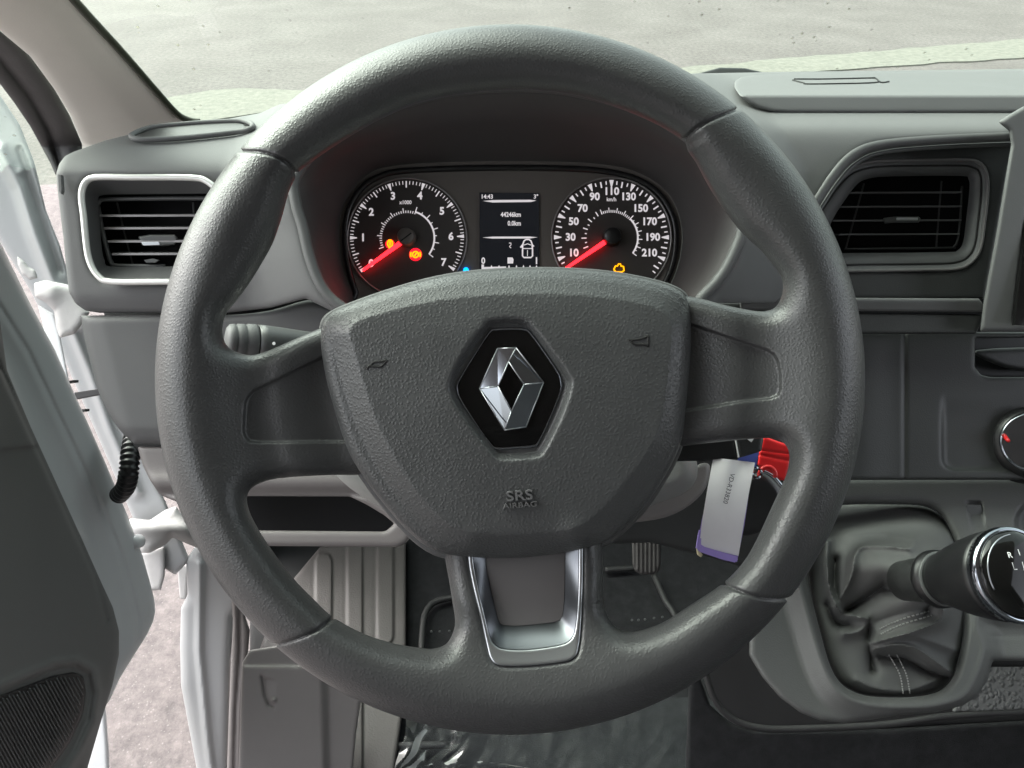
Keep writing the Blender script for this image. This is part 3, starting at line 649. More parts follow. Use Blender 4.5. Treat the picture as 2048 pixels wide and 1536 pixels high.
# ================================================================== steering column shroud and stalks
col = thing('steering_column', 'light grey steering column shroud behind the wheel hub', 'steering column', P(1030, 900, 0.60))
sh = cr([(672, 900), (668, 940), (690, 968), (735, 1000), (790, 1030), (840, 1062), (890, 1085), (1160, 1085), (1240, 1050), (1300, 1012), (1384, 975), (1387, 900), (1300, 760), (1030, 720), (760, 760)], 3)
slab('column_shroud', sh, 0.50, 220, 34, M['shroud'], col, res=7, H=lambda X, Y, d: 0*X)
stl = thing('indicator_stalk', 'grey indicator stalk with ringed end behind the left spoke', 'stalk', P(560, 690, 0.5))
a = P(660, 690, 0.52); ax = P(450, 680, 0.485)-a; L_ = np.linalg.norm(ax)
b = MB(); b.revolve(a, ax, [(0, .008), (L_*0.25, .0088), (L_*0.5, .0105), (L_*0.62, .0112), (L_*0.70, .0115)], 36); b.build('stalk_body', M['stalk'], stl, smooth=True)
b = MB(); b.revolve(a, ax, [(L_*0.70, .0100), (L_*0.71, .0106), (L_*0.72, .0106)], 36); b.build('stalk_gap', M['groove'], stl, smooth=True)
b = MB(); b.revolve(a, ax, [(L_*0.712, .0112), (L_*0.73, .0116), (L_*0.80, .0115), (L_*0.815, .0108), (L_*0.82, .0108), (L_*0.83, .0113), (L_*0.89, .0112), (L_*0.90, .0105), (L_*0.91, .0105), (L_*0.92, .0110), (L_*0.96, .0106), (L_*0.985, .0085), (L_, .004)], 36); b.build('stalk_ring', M['dash_mid'], stl, smooth=True)
b = MB(); b.revolve(P(548, 687, 0.488), -FW, [(0, .0011), (.0006, .0010)], 12); b.build('stalk_mark', M['paint_mark'], stl)
str_ = thing('wiper_stalk', 'black wiper stalk with a small white arrow under the right spoke', 'stalk', P(1440, 900, 0.47))
slab('stalk_body', [(1330, 880), (1468, 862), (1472, 870), (1478, 918), (1430, 921), (1345, 923), (1325, 910)], 0.462, 46, 8, M['black'], str_, res=2.5)
slab('stalk_grip', [(1470, 862), (1500, 860), (1524, 868), (1527, 880), (1523, 902), (1505, 908), (1478, 916)], 0.46, 40, 7, M['dash_dark'], str_, res=2)
b = MB(); b.plate([(1494, 877.5), (1508, 877), (1503, 884.5)], 0.4585, 0.0012); b.plate([(1468, 866), (1470, 866), (1479, 914), (1477, 915)], 0.4595, 0.001); b.build('stalk_mark', M['paint_mark'], str_)

# ================================================================== keys and paper tag
WK = 0.475
key = thing('key_holder', 'bright red plastic key holder hanging beside the wiper stalk', 'key fob', P(1548, 915, WK))
slab('holder_body', [(1527, 872), (1560, 884), (1578, 890), (1584, 905), (1580, 930), (1572, 962), (1560, 960), (1515, 930), (1518, 905)], WK+0.008, 26, 5, M['red'], key, res=2, H=lambda X, Y, d: -2.5*np.exp(-(pline(X, Y, [(1515, 908), (1580, 922)])/2.5)**2)-2*np.exp(-(pline(X, Y, [(1520, 900), (1580, 908)])/2)**2))
cc = [(1535+16*math.cos(a), 952+18*math.sin(a)) for a in np.linspace(math.pi*0.95, math.pi*2.05, 20)]
MB().tube([P(x, y, WK+0.001) for x, y in cc], 0.0016, 8).build('holder_loop', M['red'], key, smooth=True)
fob = thing('car_key', 'black car key fob hanging behind the paper tag', 'key', P(1510, 1010, WK))
slab('key_case', cr([(1500, 950), (1530, 945), (1562, 975), (1570, 1010), (1560, 1045), (1530, 1062), (1490, 1072), (1470, 1060), (1470, 1000), (1485, 960)], 4), WK+0.022, 50, 16, M['black'], fob, res=3)
e = cr([(1526, 942), (1545, 952), (1560, 968), (1572, 985)], 5, False)
MB().tube(Pv(e[:, 0], e[:, 1], WK+0.004), 0.0012, 8).build('key_trim', M['chrome'], fob, smooth=True)
rr = [(1514+9*math.cos(a), 946+10*math.sin(a)) for a in np.linspace(0, 2*math.pi, 24, endpoint=False)]
MB().tube([P(x, y, WK-0.004+0.004*math.sin(k)) for k, (x, y) in enumerate(rr)], 0.0009, 8, closed=True).build('key_ring', M['chrome'], fob, smooth=True)
tag = thing('key_tag', 'white paper key tag with purple lower border and printed number', 'tag', P(1455, 1010, WK-0.01))
def wtag(y): return WK-0.012-0.006*np.sin((y-915)/200*math.pi*0.8)
def sheet(outl, off, th=0.0005):
    o = np.array(outl, float); return Pv(o[:, 0], o[:, 1], wtag(o[:, 1])+off)
def strip_mesh(left, right, off, n=24, th=0.0006, wavy=0.0):
    V = []; 
    for k in range(n+1):
        t = k/n
        def at(poly):
            p = np.array(poly, float); s = t*(len(p)-1); i = min(int(s), len(p)-2); return p[i]+(p[i+1]-p[i])*(s-i)
        l, r = at(left), at(right)
        for m in range(7):
            q = l+(r-l)*m/6
            w = wtag(q[1])+off+wavy*math.sin(m*1.7+1)*math.exp(-((q[1]-925)/35)**2)
            V.append(P(q[0], q[1], w))
    F = [(k*7+m, k*7+m+1, (k+1)*7+m+1, (k+1)*7+m) for k in range(n) for m in range(6)]
    V = np.array(V); b = MB(); b.add(V, [f[::-1] for f in F]); b.add(V+FW*th, F); return b
strip_mesh([(1427, 915), (1414, 985), (1405, 1040), (1398, 1093)], [(1510, 925), (1497, 990), (1487, 1050), (1477, 1112)], -0.0006, wavy=0.0012).build('tag_paper', M['tag'], tag, smooth=True)
strip_mesh([(1424, 960), (1404, 1040), (1394, 1098)], [(1500, 970), (1489, 1050), (1474, 1124)], 0.0006).build('tag_backing', M['purple'], tag, smooth=True)
MB().plate([(1398, 1060), (1403, 1062), (1402, 1089), (1409, 1094), (1473, 1113), (1476, 1119), (1470, 1125), (1444, 1119), (1400, 1104), (1392, 1096)], wtag(1100)-0.0016, 0.0006).build('tag_border', M['purple'], tag)
MB().plate([(1474, 913), (1512, 900), (1518, 902), (1512, 934), (1478, 924)], WK-0.010, 0.0015).build('tag_corner', M['blue'], tag)
MB().plate([(1393, 1097), (1398, 1100), (1406, 1110), (1402, 1115), (1395, 1110)], wtag(1100)+0.001, 0.001).build('tag_clip', M['cream'], tag, bevel=0.0004)
# printed number, reading downwards
dvec = P(1449, 1012, wtag(1012))-P(1467, 940, wtag(940)); dvec /= np.linalg.norm(dvec)
uvec = np.cross(-FW, dvec); uvec /= np.linalg.norm(uvec)
MB().text('VD-R33820', P(1457.5, 977, wtag(977)-0.0013), px2m(9, WK), dvec*0.98, uvec, bold=0.0).build('tag_print', M['ink'], tag)
# ================================================================== dashboard
dash = thing('dashboard', 'grey plastic dashboard with two air vents and a hooded gauge opening', 'dashboard', (0.1, 0.7, CAM[2]-0.45))
lip = cr([(590, 352), (650, 282), (760, 222), (880, 186), (1010, 172), (1130, 178), (1250, 208), (1350, 255), (1430, 325), (1478, 400), (1486, 455), (1470, 505), (1442, 555), (1405, 595), (1360, 640), (1200, 700), (1000, 720), (840, 690), (730, 640), (672, 607), (640, 570), (618, 515), (604, 455), (590, 405)], 4)
def wtop(y): return np.minimum(wlevel(y, 0.209), 1.2)
def wdash(x, y):
    """vertical-ish face below row 330, level shelf above it, humped forward round the gauge hood"""
    face = 0.60+0.00004*(y-330)+0.08*sstep(900, 1500, x)
    shelf = wtop(np.minimum(y, 345))*0.985
    k = 0.03; base = np.where(shelf > face, shelf, face)
    base = 0.5*(shelf+face+np.sqrt((shelf-face)**2+0.0006))-0.004
    dl = sd(np.atleast_1d(x), np.atleast_1d(y), lip)
    m = sstep(150, 4, dl)
    return base*(1-m)+(0.565+0.00002*(y-400))*m
# right vent recess boundary
rv = [(1560, 520), (1600, 440), (1625, 402), (1650, 360), (1680, 320), (1712, 296), (1745, 283), (1790, 277), (2020, 266), (2022, 276), (2300, 262), (2300, 700), (1500, 700), (1515, 640), (1560, 606), (1568, 570)]
dpoly = [(112, 348), (118, 328), (130, 312), (148, 303), (168, 296), (210, 281), (270, 266), (330, 256), (420, 244), (520, 226), (560, 208), (640, 200), (700, 150), (1000, 148), (1300, 150), (1380, 147), (1600, 143), (2300, 135), (2300, 265), (2022, 262), (2022, 266), (2018, 272), (1790, 284), (1745, 290), (1716, 303), (1686, 326), (1656, 366), (1632, 407), (1606, 446), (1566, 526), (1572, 575), (1560, 606), (1440, 606), (1400, 640), (700, 640), (612, 597), (540, 616), (453, 626), (200, 626), (172, 622), (152, 608), (138, 585), (134, 555), (126, 470), (116, 390)]
vent_l = cr([(160, 400), (161, 378), (170, 360), (190, 352), (260, 352.5), (380, 353), (415, 360), (440, 385), (450, 430), (455, 540), (450, 560), (430, 566), (330, 566), (222, 566), (196, 556), (180, 533), (171, 500), (164, 430)], 3)
tray = [(1440, 175), (1500, 150), (2300, 138), (2300, 218), (1760, 224), (1530, 222), (1490, 216), (1460, 200)]
def Hdash(X, Y, d):
    h = 0*X
    # step of the tray lid
    dt = sd(X, Y, [(1505, 100), (2300, 100), (2300, 190), (1600, 192), (1530, 190), (1512, 176)])
    h += 0*dt
    # crease under the lip of the left pod
    h -= 14*sstep(585, 640, Y)*sstep(520, 400, X)
    h -= 5*np.exp(-(sd(X, Y, vent_l)/9)**2)*0
    return h
# the main moulding
slab('dash_shell', dpoly, wdash, 26, 11, M['dash'], dash, holes=[lip, vent_l+(np.array([310, 460])-vent_l)*0.012], H=Hdash, res=5)
# tray lid standing on the right of the shelf
tl = [(1500, 151), (1560, 147), (2300, 136), (2300, 190), (2300, 226), (1760, 227), (1580, 226), (1545, 224), (1518, 217), (1495, 205), (1478, 190), (1468, 174), (1470, 162), (1482, 154)]
def wtl(x, y):
    front = wtop(np.full_like(np.asarray(y, float), 226.0))
    return np.where(y > 192, front-0.012, wlevel(y, 0.209*0.985-0.028)*0+ (front-0.012)+(192-np.minimum(y, 192))*0.0024)
slab('tray_lid', tl, wtl, 16, 8, M['dash'], dash, res=4)
b = MB(); 
for seg in ([(1585, 160), (1608, 166), (1620, 168), (1735, 166), (1760, 163)], [(1588, 158), (1650, 158), (1740, 156), (1752, 157), (1762, 165), (1778, 163)]):
    q = cr(seg, 4, False); b.tube(Pv(q[:, 0], q[:, 1], wtl(q[:, 0], q[:, 1])-0.0025), 0.0008, 6)
b.build('lid_handle', M['groove'], dash, smooth=True)
q = [(1428, 178), (1436, 172), (1446, 171)]
# speaker / demister ring on the left shelf
ring_o = cr([(264, 270), (300, 256), (360, 249), (430, 244), (485, 243), (505, 250), (495, 260), (440, 268), (360, 276), (300, 279), (272, 278)], 5)
b = MB(); b.tube(Pv(ring_o[:, 0], ring_o[:, 1], wdash(ring_o[:, 0], ring_o[:, 1])-0.010), 0.0024, 8, closed=True)
dr = b.build('demister_ring', M['dash'], dash, smooth=True)
ri = ring_o+(np.array([385, 261])-ring_o)*0.14
V = Pv(ri[:, 0], ri[:, 1], wdash(ri[:, 0], ri[:, 1])-0.0085); c0 = V.mean(0)
mesh('demister_grille', np.vstack([V, c0]), [(i, (i+1) % len(V), len(V)) for i in range(len(V))], M['dash_dark'], dash)
MB().plate([(115, 348), (122, 349), (124, 380), (122, 388), (117, 382)], 0.595, 0.004).build('side_clip', M['dash_mid'], dash, bevel=0.0005)

# --- funnel of the gauge hood
face = cr([(678, 470), (684, 420), (706, 378), (742, 345), (800, 330), (950, 323), (1100, 323), (1200, 328), (1268, 342), (1322, 372), (1352, 415), (1364, 470), (1356, 530), (1335, 580), (1300, 640), (1000, 660), (740, 640), (706, 585), (684, 530)], 4)
A = resample(lip, 160); B = resample(face, 160)
def byang(p, c):
    a = np.arctan2(p[:, 1]-c[1], p[:, 0]-c[0]); o = np.argsort(a); a = a[o]; p = p[o]
    t = np.linspace(-math.pi, math.pi, 160, endpoint=False)
    a3 = np.concatenate([a-2*math.pi, a, a+2*math.pi]); 
    return np.stack([np.interp(t, a3, np.tile(p[:, 0], 3)), np.interp(t, a3, np.tile(p[:, 1], 3))], 1)
cc_ = (1020, 470); A = byang(lip, cc_); B = byang(face, cc_)
hoodthing = thing('instrument_cluster', 'lit instrument cluster with two round dials and small screen behind the wheel', 'instrument cluster', P(1020, 470, 0.66))
WF = 0.655
V = []; rows = [(0.0, 0.560, 0), (0.035, 0.5605, 0), (0.5, 0.610, 0), (0.9, 0.648, 0), (1.0, WF, 0)]
for t, w, _ in rows:
    C_ = A+(B-A)*t; V.append(Pv(C_[:, 0], C_[:, 1], w))
n = 160; V = np.vstack(V)
F = [(r*n+i, (r+1)*n+i, (r+1)*n+(i+1) % n, r*n+(i+1) % n) for r in range(len(rows)-1) for i in range(n)]
mesh('hood_funnel', V, F, M['hood'], dash, smooth=True)
# light lip round the hood opening
A2 = lip+(np.array(cc_)-lip)*0.004
sel = [i for i in range(len(A2))]
MB().tube(Pv(A2[:, 0], A2[:, 1], 0.560), 0.0042, 8, closed=True).build('hood_lip', M['dash_mid'], dash, smooth=True)

# --- left vent
vc = np.array([310, 460.0])
tr_out = vent_l; tr_in = vent_l+(vc-vent_l)*0.0; 
bez = cr([(196, 398), (203, 391), (225, 389), (330, 388), (440, 388), (470, 400), (470, 560), (440, 533), (330, 533), (222, 533), (210, 522), (204, 500), (199, 440)], 3)
vent = mesh('air_vent', *(lambda A, B: (np.vstack([Pv(A[:, 0], A[:, 1], 0.603), Pv(B[:, 0], B[:, 1], 0.622)]), [(i, 160+i, 160+(i+1) % 160, (i+1) % 160) for i in range(160)]))(byang(vent_l+(vc-vent_l)*0.05, vc), byang(bez, vc)), M['dash_mid'], dash, smooth=True)
tt = byang(vent_l+(vc-vent_l)*0.022, vc)
MB().tube(Pv(tt[:, 0], tt[:, 1], 0.598), 0.0026, 10, closed=True).build('trim_ring', M['bright_trim'], vent, smooth=True)
bb_ = byang(bez, vc); f = Pv(bb_[:, 0], bb_[:, 1], 0.65)
mesh('vent_back', np.vstack([f, f.mean(0)]), [((i+1) % 160, i, 160) for i in range(160)], M['void'], vent)
mesh('vent_duct', np.vstack([Pv(bb_[:, 0], bb_[:, 1], 0.622), f]), [(i, 160+i, 160+(i+1) % 160, (i+1) % 160) for i in range(160)], M['black'], vent, smooth=True)
gf = cr([(195, 412), (200, 402), (212, 399), (330, 397), (440, 397)], 4, False); gf2 = cr([(196, 412), (205, 460), (216, 505), (222, 523), (236, 531), (330, 532)], 4, False)
MB().tube(Pv(gf[:, 0], gf[:, 1], 0.624), 0.0018, 8).tube(Pv(gf2[:, 0], gf2[:, 1], 0.624), 0.0018, 8).build('grille_frame', M['stalk'], vent, smooth=True)
for k, y in enumerate((431, 456, 482, 507)):
    x0 = 207+k*8
    a, c = P(x0, y, 0.626), P(470, y-1, 0.626)
    MB().box((a+c)/2, (c-a)/2, UP*0.0010, FW*0.006+UP*0.0016).build('vent_slat', M['ring'], vent, bevel=0.0003)
MB().tube([P(234, 405, 0.634), P(250, 470, 0.634), P(266, 530, 0.634)], 0.0008, 6).build('vent_fin', M['stalk'], vent)
MB().tube([P(386, 405, 0.634), P(396, 530, 0.634)], 0.0008, 6).build('vent_fin', M['stalk'], vent)
slab('vent_knob', [(276, 473), (300, 469), (350, 469), (356, 476), (350, 490), (322, 492), (284, 491)], 0.620, 24, 4, M['stalk'], vent, res=1.6)
MB().plate([(282, 484), (318, 483), (320, 490), (286, 491)], 0.6095, 0.002).build('knob_insert', M['satin'], vent, bevel=0.0004)
MB().plate([(288, 520), (306, 517), (318, 520), (310, 525), (292, 525)], 0.620, 0.002).build('knob_base', M['stalk'], vent)

# --- right vent panel and ledges
WR = 0.70
vp = [(1480, 470), (1560, 400), (1610, 390), (1650, 345), (1690, 300), (1750, 278), (1800, 272), (2080, 262), (2080, 320), (2018, 330), (2000, 430), (1975, 560), (1968, 598), (1480, 598)]
vr = cr([(1622, 430), (1641, 401), (1655, 380), (1672, 360), (1695, 340), (1717, 330), (1756, 322.5), (1850, 320.5), (1935, 320), (1957, 325), (1970, 338), (1975, 360), (1974, 400), (1968, 450), (1962, 492), (1947, 520), (1918, 537), (1850, 540), (1700, 542), (1620, 543), (1600, 500)], 3)
vrc = np.array([1810, 430.0])
slab('vent_panel', vp, WR, 26, 4, M['dash_dark'], dash, holes=[vr], res=4)
# lip band that frames the panel
lb = [(1540, 560), (1585, 480), (1606, 440), (1632, 401), (1660, 358), (1690, 322), (1722, 300), (1760, 289), (1810, 283), (1900, 277), (2024, 272)]
c = cr(lb, 5, False)
ww = 0.675
lo_ = c+np.array([0, 14.0]); 
band = np.vstack([Pv(c[:, 0]-3, c[:, 1]-8, ww-0.010), Pv(c[:, 0], c[:, 1], ww-0.013), Pv(c[:, 0]+7, c[:, 1]+9, ww-0.006), Pv(c[:, 0]+8, c[:, 1]+11, ww+0.004)]); n = len(c)
mesh('panel_brow', band, [(r*n+i, r*n+i+1, (r+1)*n+i+1, (r+1)*n+i) for r in range(3) for i in range(n-1)], M['dash_mid'], dash, smooth=True)
c2 = c+np.array([9, 15.0])
MB().tube(Pv(c2[:, 0], c2[:, 1], ww+0.006), 0.0022, 8).build('brow_bead', M['stalk'], dash, smooth=True)
bez = cr([(1640, 500), (1665, 440), (1690, 400), (1715, 368), (1735, 358), (1780, 353), (1920, 352), (1936, 358), (1939, 375), (1932, 440), (1926, 485), (1915, 500), (1895, 504), (1700, 506), (1645, 506)], 3)
R1 = byang(vr, vrc); R2 = byang(bez, vrc)
v2 = mesh('air_vent', np.vstack([Pv(R1[:, 0], R1[:, 1], WR-0.001), Pv(*(R1+(R2-R1)*0.35).T, WR+0.006), Pv(*(R1+(R2-R1)*0.42).T, WR+0.004), Pv(R2[:, 0], R2[:, 1], WR+0.026)]), [(r*160+i, r*160+160+i, r*160+160+(i+1) % 160, r*160+(i+1) % 160) for r in range(3) for i in range(160)], M['dash_mid'], dash, smooth=True)
MB().tube(Pv(R1[:, 0], R1[:, 1], WR-0.001), 0.0016, 8, closed=True).build('trim_ring', M['panel_matte'], v2, smooth=True)
Rm = R1+(R2-R1)*0.36
MB().tube(Pv(Rm[:, 0], Rm[:, 1], WR+0.0045), 0.0010, 6, closed=True).build('trim_groove', M['groove'], v2, smooth=True)
f = Pv(R2[:, 0], R2[:, 1], WR+0.07)
mesh('vent_back', np.vstack([f, f.mean(0)]), [((i+1) % 160, i, 160) for i in range(160)], M['void'], v2)
mesh('vent_duct', np.vstack([Pv(R2[:, 0], R2[:, 1], WR+0.026), f]), [(i, 160+i, 160+(i+1) % 160, (i+1) % 160) for i in range(160)], M['black'], v2, smooth=True)
for k, (y, xa, xb) in enumerate(((386, 1694, 1916), (414, 1676, 1916), (441.5, 1660, 1916), (469, 1672, 1912))):
    a, c = P(xa, y, WR+0.032), P(xb, y-1, WR+0.032)
    MB().box((a+c)/2, (c-a)/2, UP*0.0008, FW*0.006+UP*0.0012).build('vent_slat', M['dash_mid'], v2, bevel=0.0003)
MB().tube([P(1728, 367, WR+.042), P(1712, 425, WR+.042), P(1691, 498, WR+.042)], 0.0009, 6).build('vent_fin', M['stalk'], v2)
MB().tube([P(1883, 362, WR+.042), P(1878, 420, WR+.042), P(1872, 498, WR+.042)], 0.0009, 6).build('vent_fin', M['stalk'], v2)
q = cr([(1924, 372), (1921, 430), (1915, 480), (1908, 492), (1890, 496), (1690, 498)], 5, False)
MB().tube(Pv(q[:, 0], q[:, 1], WR+.03), 0.0012, 6).build('grille_frame', M['dash_dark'], v2, smooth=True)
slab('vent_knob', [(1766, 436), (1788, 433), (1838, 433), (1841, 437), (1838, 445), (1792, 445), (1768, 447)], WR+0.024, 22, 3, M['stalk'], v2, res=1.5)
MB().plate([(1794, 435), (1836, 435), (1836, 440), (1794, 440)], WR+0.012, 0.0015).build('knob_insert', M['satin'], v2, bevel=0.0003)
# ledges under it
slab('ledge', [(1480, 594), (1958, 597), (1967, 610), (1968, 624), (1480, 620)], 0.675, 30, 5, M['dash_mid'], dash, res=2.6, H=lambda X, Y, d: -8*sstep(596, 624, Y))
slab('lower_ledge', [(1480, 622), (1968, 628), (1968, 634), (1952, 668), (1480, 668)], 0.682, 34, 6, M['dash_dark'], dash, res=3)
slab('ledge', [(1390, 606), (1440, 606), (1560, 606), (1560, 640), (1390, 640)], 0.70, 30, 4, M['dash_dark'], dash, res=4)
# lower fascia with its seam and heater-control recess
rec = [(1880, 800), (1880, 880), (1881, 925), (1890, 938), (1906, 944), (2300, 944), (2300, 700), (1900, 700)]
pocket = [(1950, 676), (1950, 735), (1962, 750), (1980, 754), (2300, 754), (2300, 676)]
def Hfas(X, Y, d):
    h = -9*sstep(0, -10, sd(X, Y, rec))*sstep(780, 850, Y)
    h -= 4*np.exp(-((X-1809)/2.6)**2)
    h += 5*sstep(1800, 1720, X)
    return h
slab('lower_fascia', [(1480, 664), (2300, 664), (2300, 960), (1480, 960)], lambda x, y: 0.715-0.00005*(y-670), 40, 6, M['dash_dark'], dash, H=Hfas, holes=[pocket], res=4)
slab('pocket_lining', [(1940, 668), (2300, 668), (2300, 762), (1940, 762)], 0.77, 20, 4, M['black'], dash, res=5)
slab('pocket_tray', cr([(1952, 700), (1975, 722), (2030, 740), (2100, 742), (2300, 742), (2300, 700), (2100, 694)], 3), 0.745, 30, 8, M['dash_dark'], dash, res=4)
# heater knob
hk = thing('heater_knob', 'black rotary heater knob with silver ring and red pointer mark', 'control knob', P(2052, 885, 0.70))
hc = P(2050, 887, 0.715); hax = -FW*0.93-RT*0.30+UP*0.12; hax /= np.linalg.norm(hax)
s_ = 0.70/FPX
MB().revolve(hc, hax, [(0, 82*s_), (0.004, 82*s_), (0.007, 76*s_), (0.012, 72*s_), (0.024, 62*s_)], 56).build('knob_skirt', M['black'], hk, smooth=True)
MB().revolve(hc+hax*0.022, hax, [(0, 60*s_), (0.003, 60*s_), (0.0045, 57*s_), (0.0045, 54*s_)], 56).build('knob_ring', M['chrome'], hk, smooth=True)
MB().revolve(hc+hax*0.0245, hax, [(0, 54*s_), (0.0008, 53*s_), (0.0012, 0.0005)], 56).build('knob_face', M['gloss_black'], hk, smooth=True)
MB().tube([P(2007, 870, 0.700), P(2017, 882, 0.686)], [0.0022, 0.0016], 8).build('pointer_mark', M['red'], hk, smooth=True)
# touchscreen housing at the right edge
sh_ = thing('centre_screen', 'dark grey screen housing at the right edge of the dashboard', 'screen housing', P(2060, 450, 0.66))
slab('housing', [(1996, 244), (2020, 228), (2048, 212), (2120, 196), (2300, 196), (2300, 664), (1960, 664), (1966, 610), (1975, 560), (1992, 470), (2010, 360), (2022, 290), (2018, 262)], lambda x, y: 0.645+0.00006*(y-400), 50, 9, M['dash_mid'], sh_, res=4, H=lambda X, Y, d: -10*sstep(0, -6, sd(X, Y, [(2300, 300), (2062, 310), (2046, 440), (2022, 650), (2300, 660)])))
f = np.array([(2068, 316), (2300, 305), (2300, 655), (2030, 650), (2052, 440)]); MB().plate(f, 0.6475, 0.004).build('screen_glass', M['gloss_black'], sh_)

# --- knee panel, storage slot, lower trims (left)
knee = cr([(163, 636), (172, 631), (330, 630), (453, 630), (540, 621), (616, 600), (660, 610), (700, 620), (710, 888), (500, 889), (290, 889), (262, 880), (238, 858), (214, 822), (196, 780), (180, 722), (168, 670)], 3)
slab('knee_panel', knee, lambda x, y: 0.615+0.00003*(y-630)+0*x, 50, 16, M['dash_mid'], dash, res=4.5, H=lambda X, Y, d: -8*sstep(850, 889, Y)-8*sstep(225, 170, X-0.25*(Y-700)))
slot = [(440, 992), (700, 993), (735, 1010), (768, 1030), (789, 1047), (775, 1060), (766, 1063), (440, 1060)]
slab('lower_trim', [(275, 893), (400, 893), (1000, 893), (1000, 1000), (880, 1020), (840, 1052), (812, 1086), (795, 1094), (540, 1092), (420, 1100), (400, 1060), (370, 1010), (320, 990), (300, 960), (285, 930)], 0.63, 46, 9, M['warm_grey'], dash, res=4, holes=[slot], H=lambda X, Y, d: 8*np.exp(-((Y-962)/16)**2)-10*sstep(972, 990, Y)*sstep(1000, 985, Y))
slab('slot_lining', [(420, 975), (820, 975), (820, 1075), (420, 1075)], 0.70, 20, 4, M['void'], dash, res=6)
# lower column surround, right of the hub
slab('column_surround', cr([(1200, 1030), (1260, 1015), (1320, 992), (1370, 960), (1395, 930), (1420, 930), (1412, 975), (1380, 1010), (1330, 1035), (1260, 1046), (1200, 1050)], 3), 0.60, 40, 10, M['warm_grey'], dash, res=4)
slab('under_column_panel', [(1170, 900), (1640, 900), (1640, 1080), (1500, 1140), (1440, 1120), (1300, 1085), (1170, 1090)], 0.68, 50, 14, M['dash_dark'], dash, res=6)

# ================================================================== dials
def ringmesh(c, r0, r1, w, a0=0, a1=360, th=0.0006, n=96):
    V = []
    for k in range(n+1):
        a = math.radians(a0+(a1-a0)*k/n)
        for r in (r0, r1): V.append(P(c[0]+r*math.cos(a), c[1]-r*math.sin(a), w))
    V = np.array(V); F = [(2*k, 2*k+1, 2*k+3, 2*k+2) for k in range(n)]
    return V, F
mesh('cluster_face', np.vstack([Pv(face[:, 0], face[:, 1], WF-0.0005), P(1020, 480, WF-0.0005)]), [((i+1) % len(face), i, len(face)) for i in range(len(face))], M['clusterface'], hoodthing)
inn_ = cr([(690, 470), (697, 420), (720, 380), (752, 356), (805, 342), (950, 336), (1100, 336), (1195, 341), (1262, 354), (1312, 382), (1342, 425), (1352, 470), (1345, 530), (1320, 585), (1290, 640), (740, 640), (712, 585), (696, 530)], 4)
MB().tube(Pv(inn_[:, 0], inn_[:, 1], WF-0.001), 0.0028, 8, closed=True).build('face_rim', M['black'], hoodthing, smooth=True)
def gauge(c, r, ticks, nums, unit, upos, na, inner, rimarc):
    V, F = ringmesh(c, 0.001, r, WF-0.0012)
    gz = mesh('gauge', V, F, M['dial'], hoodthing)
    V = [P(c[0]+(r+1.5)*math.cos(a), c[1]-(r+1.5)*math.sin(a), WF-0.002) for a in np.linspace(0, 2*math.pi, 120, endpoint=False)]
    MB().tube(V, 0.0008, 8, closed=True).build('gauge_ring', M['ring'], gz, smooth=True)
    b = MB()
    for a, r0, r1, h0, h1 in ticks:
        a = math.radians(a); e = np.array([math.cos(a), -math.sin(a)]); t = np.array([math.sin(a), math.cos(a)])
        q = [np.array(c)+e*r0+t*h0, np.array(c)+e*r0-t*h0, np.array(c)+e*r1-t*h1, np.array(c)+e*r1+t*h1]
        b.add([P(x, y, WF-0.0018) for x, y in q], [(0, 1, 2, 3)])
    for args in rimarc:
        V, F = ringmesh(c, *args[:2], WF-0.0017, *args[2:]); b.add(V, F)
    b.build('gauge_ticks', M['lit'], gz)
    b = MB()
    for s, a, rr_ in nums:
        a = math.radians(a); b.text(s, P(c[0]+rr_*math.cos(a), c[1]-rr_*math.sin(a), WF-0.0019), px2m(14.5, WF), RT*0.98, UP, bold=0.035)
    b.text(unit, P(*upos, WF-0.0019), px2m(7.5, WF), RT*0.9, UP, bold=0.02)
    b.build('gauge_numerals', M['lit'], gz)
    a = math.radians(na); e = np.array([math.cos(a), -math.sin(a)]); t = np.array([math.sin(a), math.cos(a)])
    q = [np.array(c)+e*16+t*4.6, np.array(c)+e*16-t*4.6, np.array(c)+e*109-t*2.6, np.array(c)+e*111, np.array(c)+e*109+t*2.6]
    MB().plate([tuple(x) for x in q], WF-0.0065, 0.0014).build('needle', M['needle'], gz)
    MB().revolve(P(*c, WF-0.001), -FW, [(0, px2m(19, WF)), (0.008, px2m(17, WF)), (0.0095, px2m(15, WF)), (0.0097, 0.0003)], 32).build('needle_hub', M['black'] if c[0] > 1000 else M['clusterface'], gz, smooth=True)
    return gz
tk = []
for i in range(71):
    a = 215.4-35.6*i/10
    if i % 10 == 0: tk.append((a, 100, 114, 0.9, 3.6))
    elif i % 5 == 0: tk.append((a, 101, 114, 1.2, 1.2))
    else: tk.append((a, 107, 114, 0.75, 0.75))
for k, a in enumerate(np.linspace(201, 72, 26)):
    big = k % 5 == 0; tk.append((a, 50, 60 if big else 55, 0.9, 0.9))
for k, a in enumerate(np.linspace(72, -36, 9)): tk.append((a, 54, 65 if k % 2 == 0 else 60, 0.9, 0.9))
g1 = gauge((814, 476), 118, tk, [(str(i), 215.4-35.6*i, 88) for i in range(8)], 'x1000', (811, 405), 216.0, None, [(53, 56.5, -36, 72)])
MB().box(P(812, 474, WF-0.0108), (RT*0.8+UP*0.6)*px2m(13, WF), (UP*0.8-RT*0.6)*px2m(1.2, WF), FW*0.0002).build('hub_slot', M['groove'], g1)
tk = []
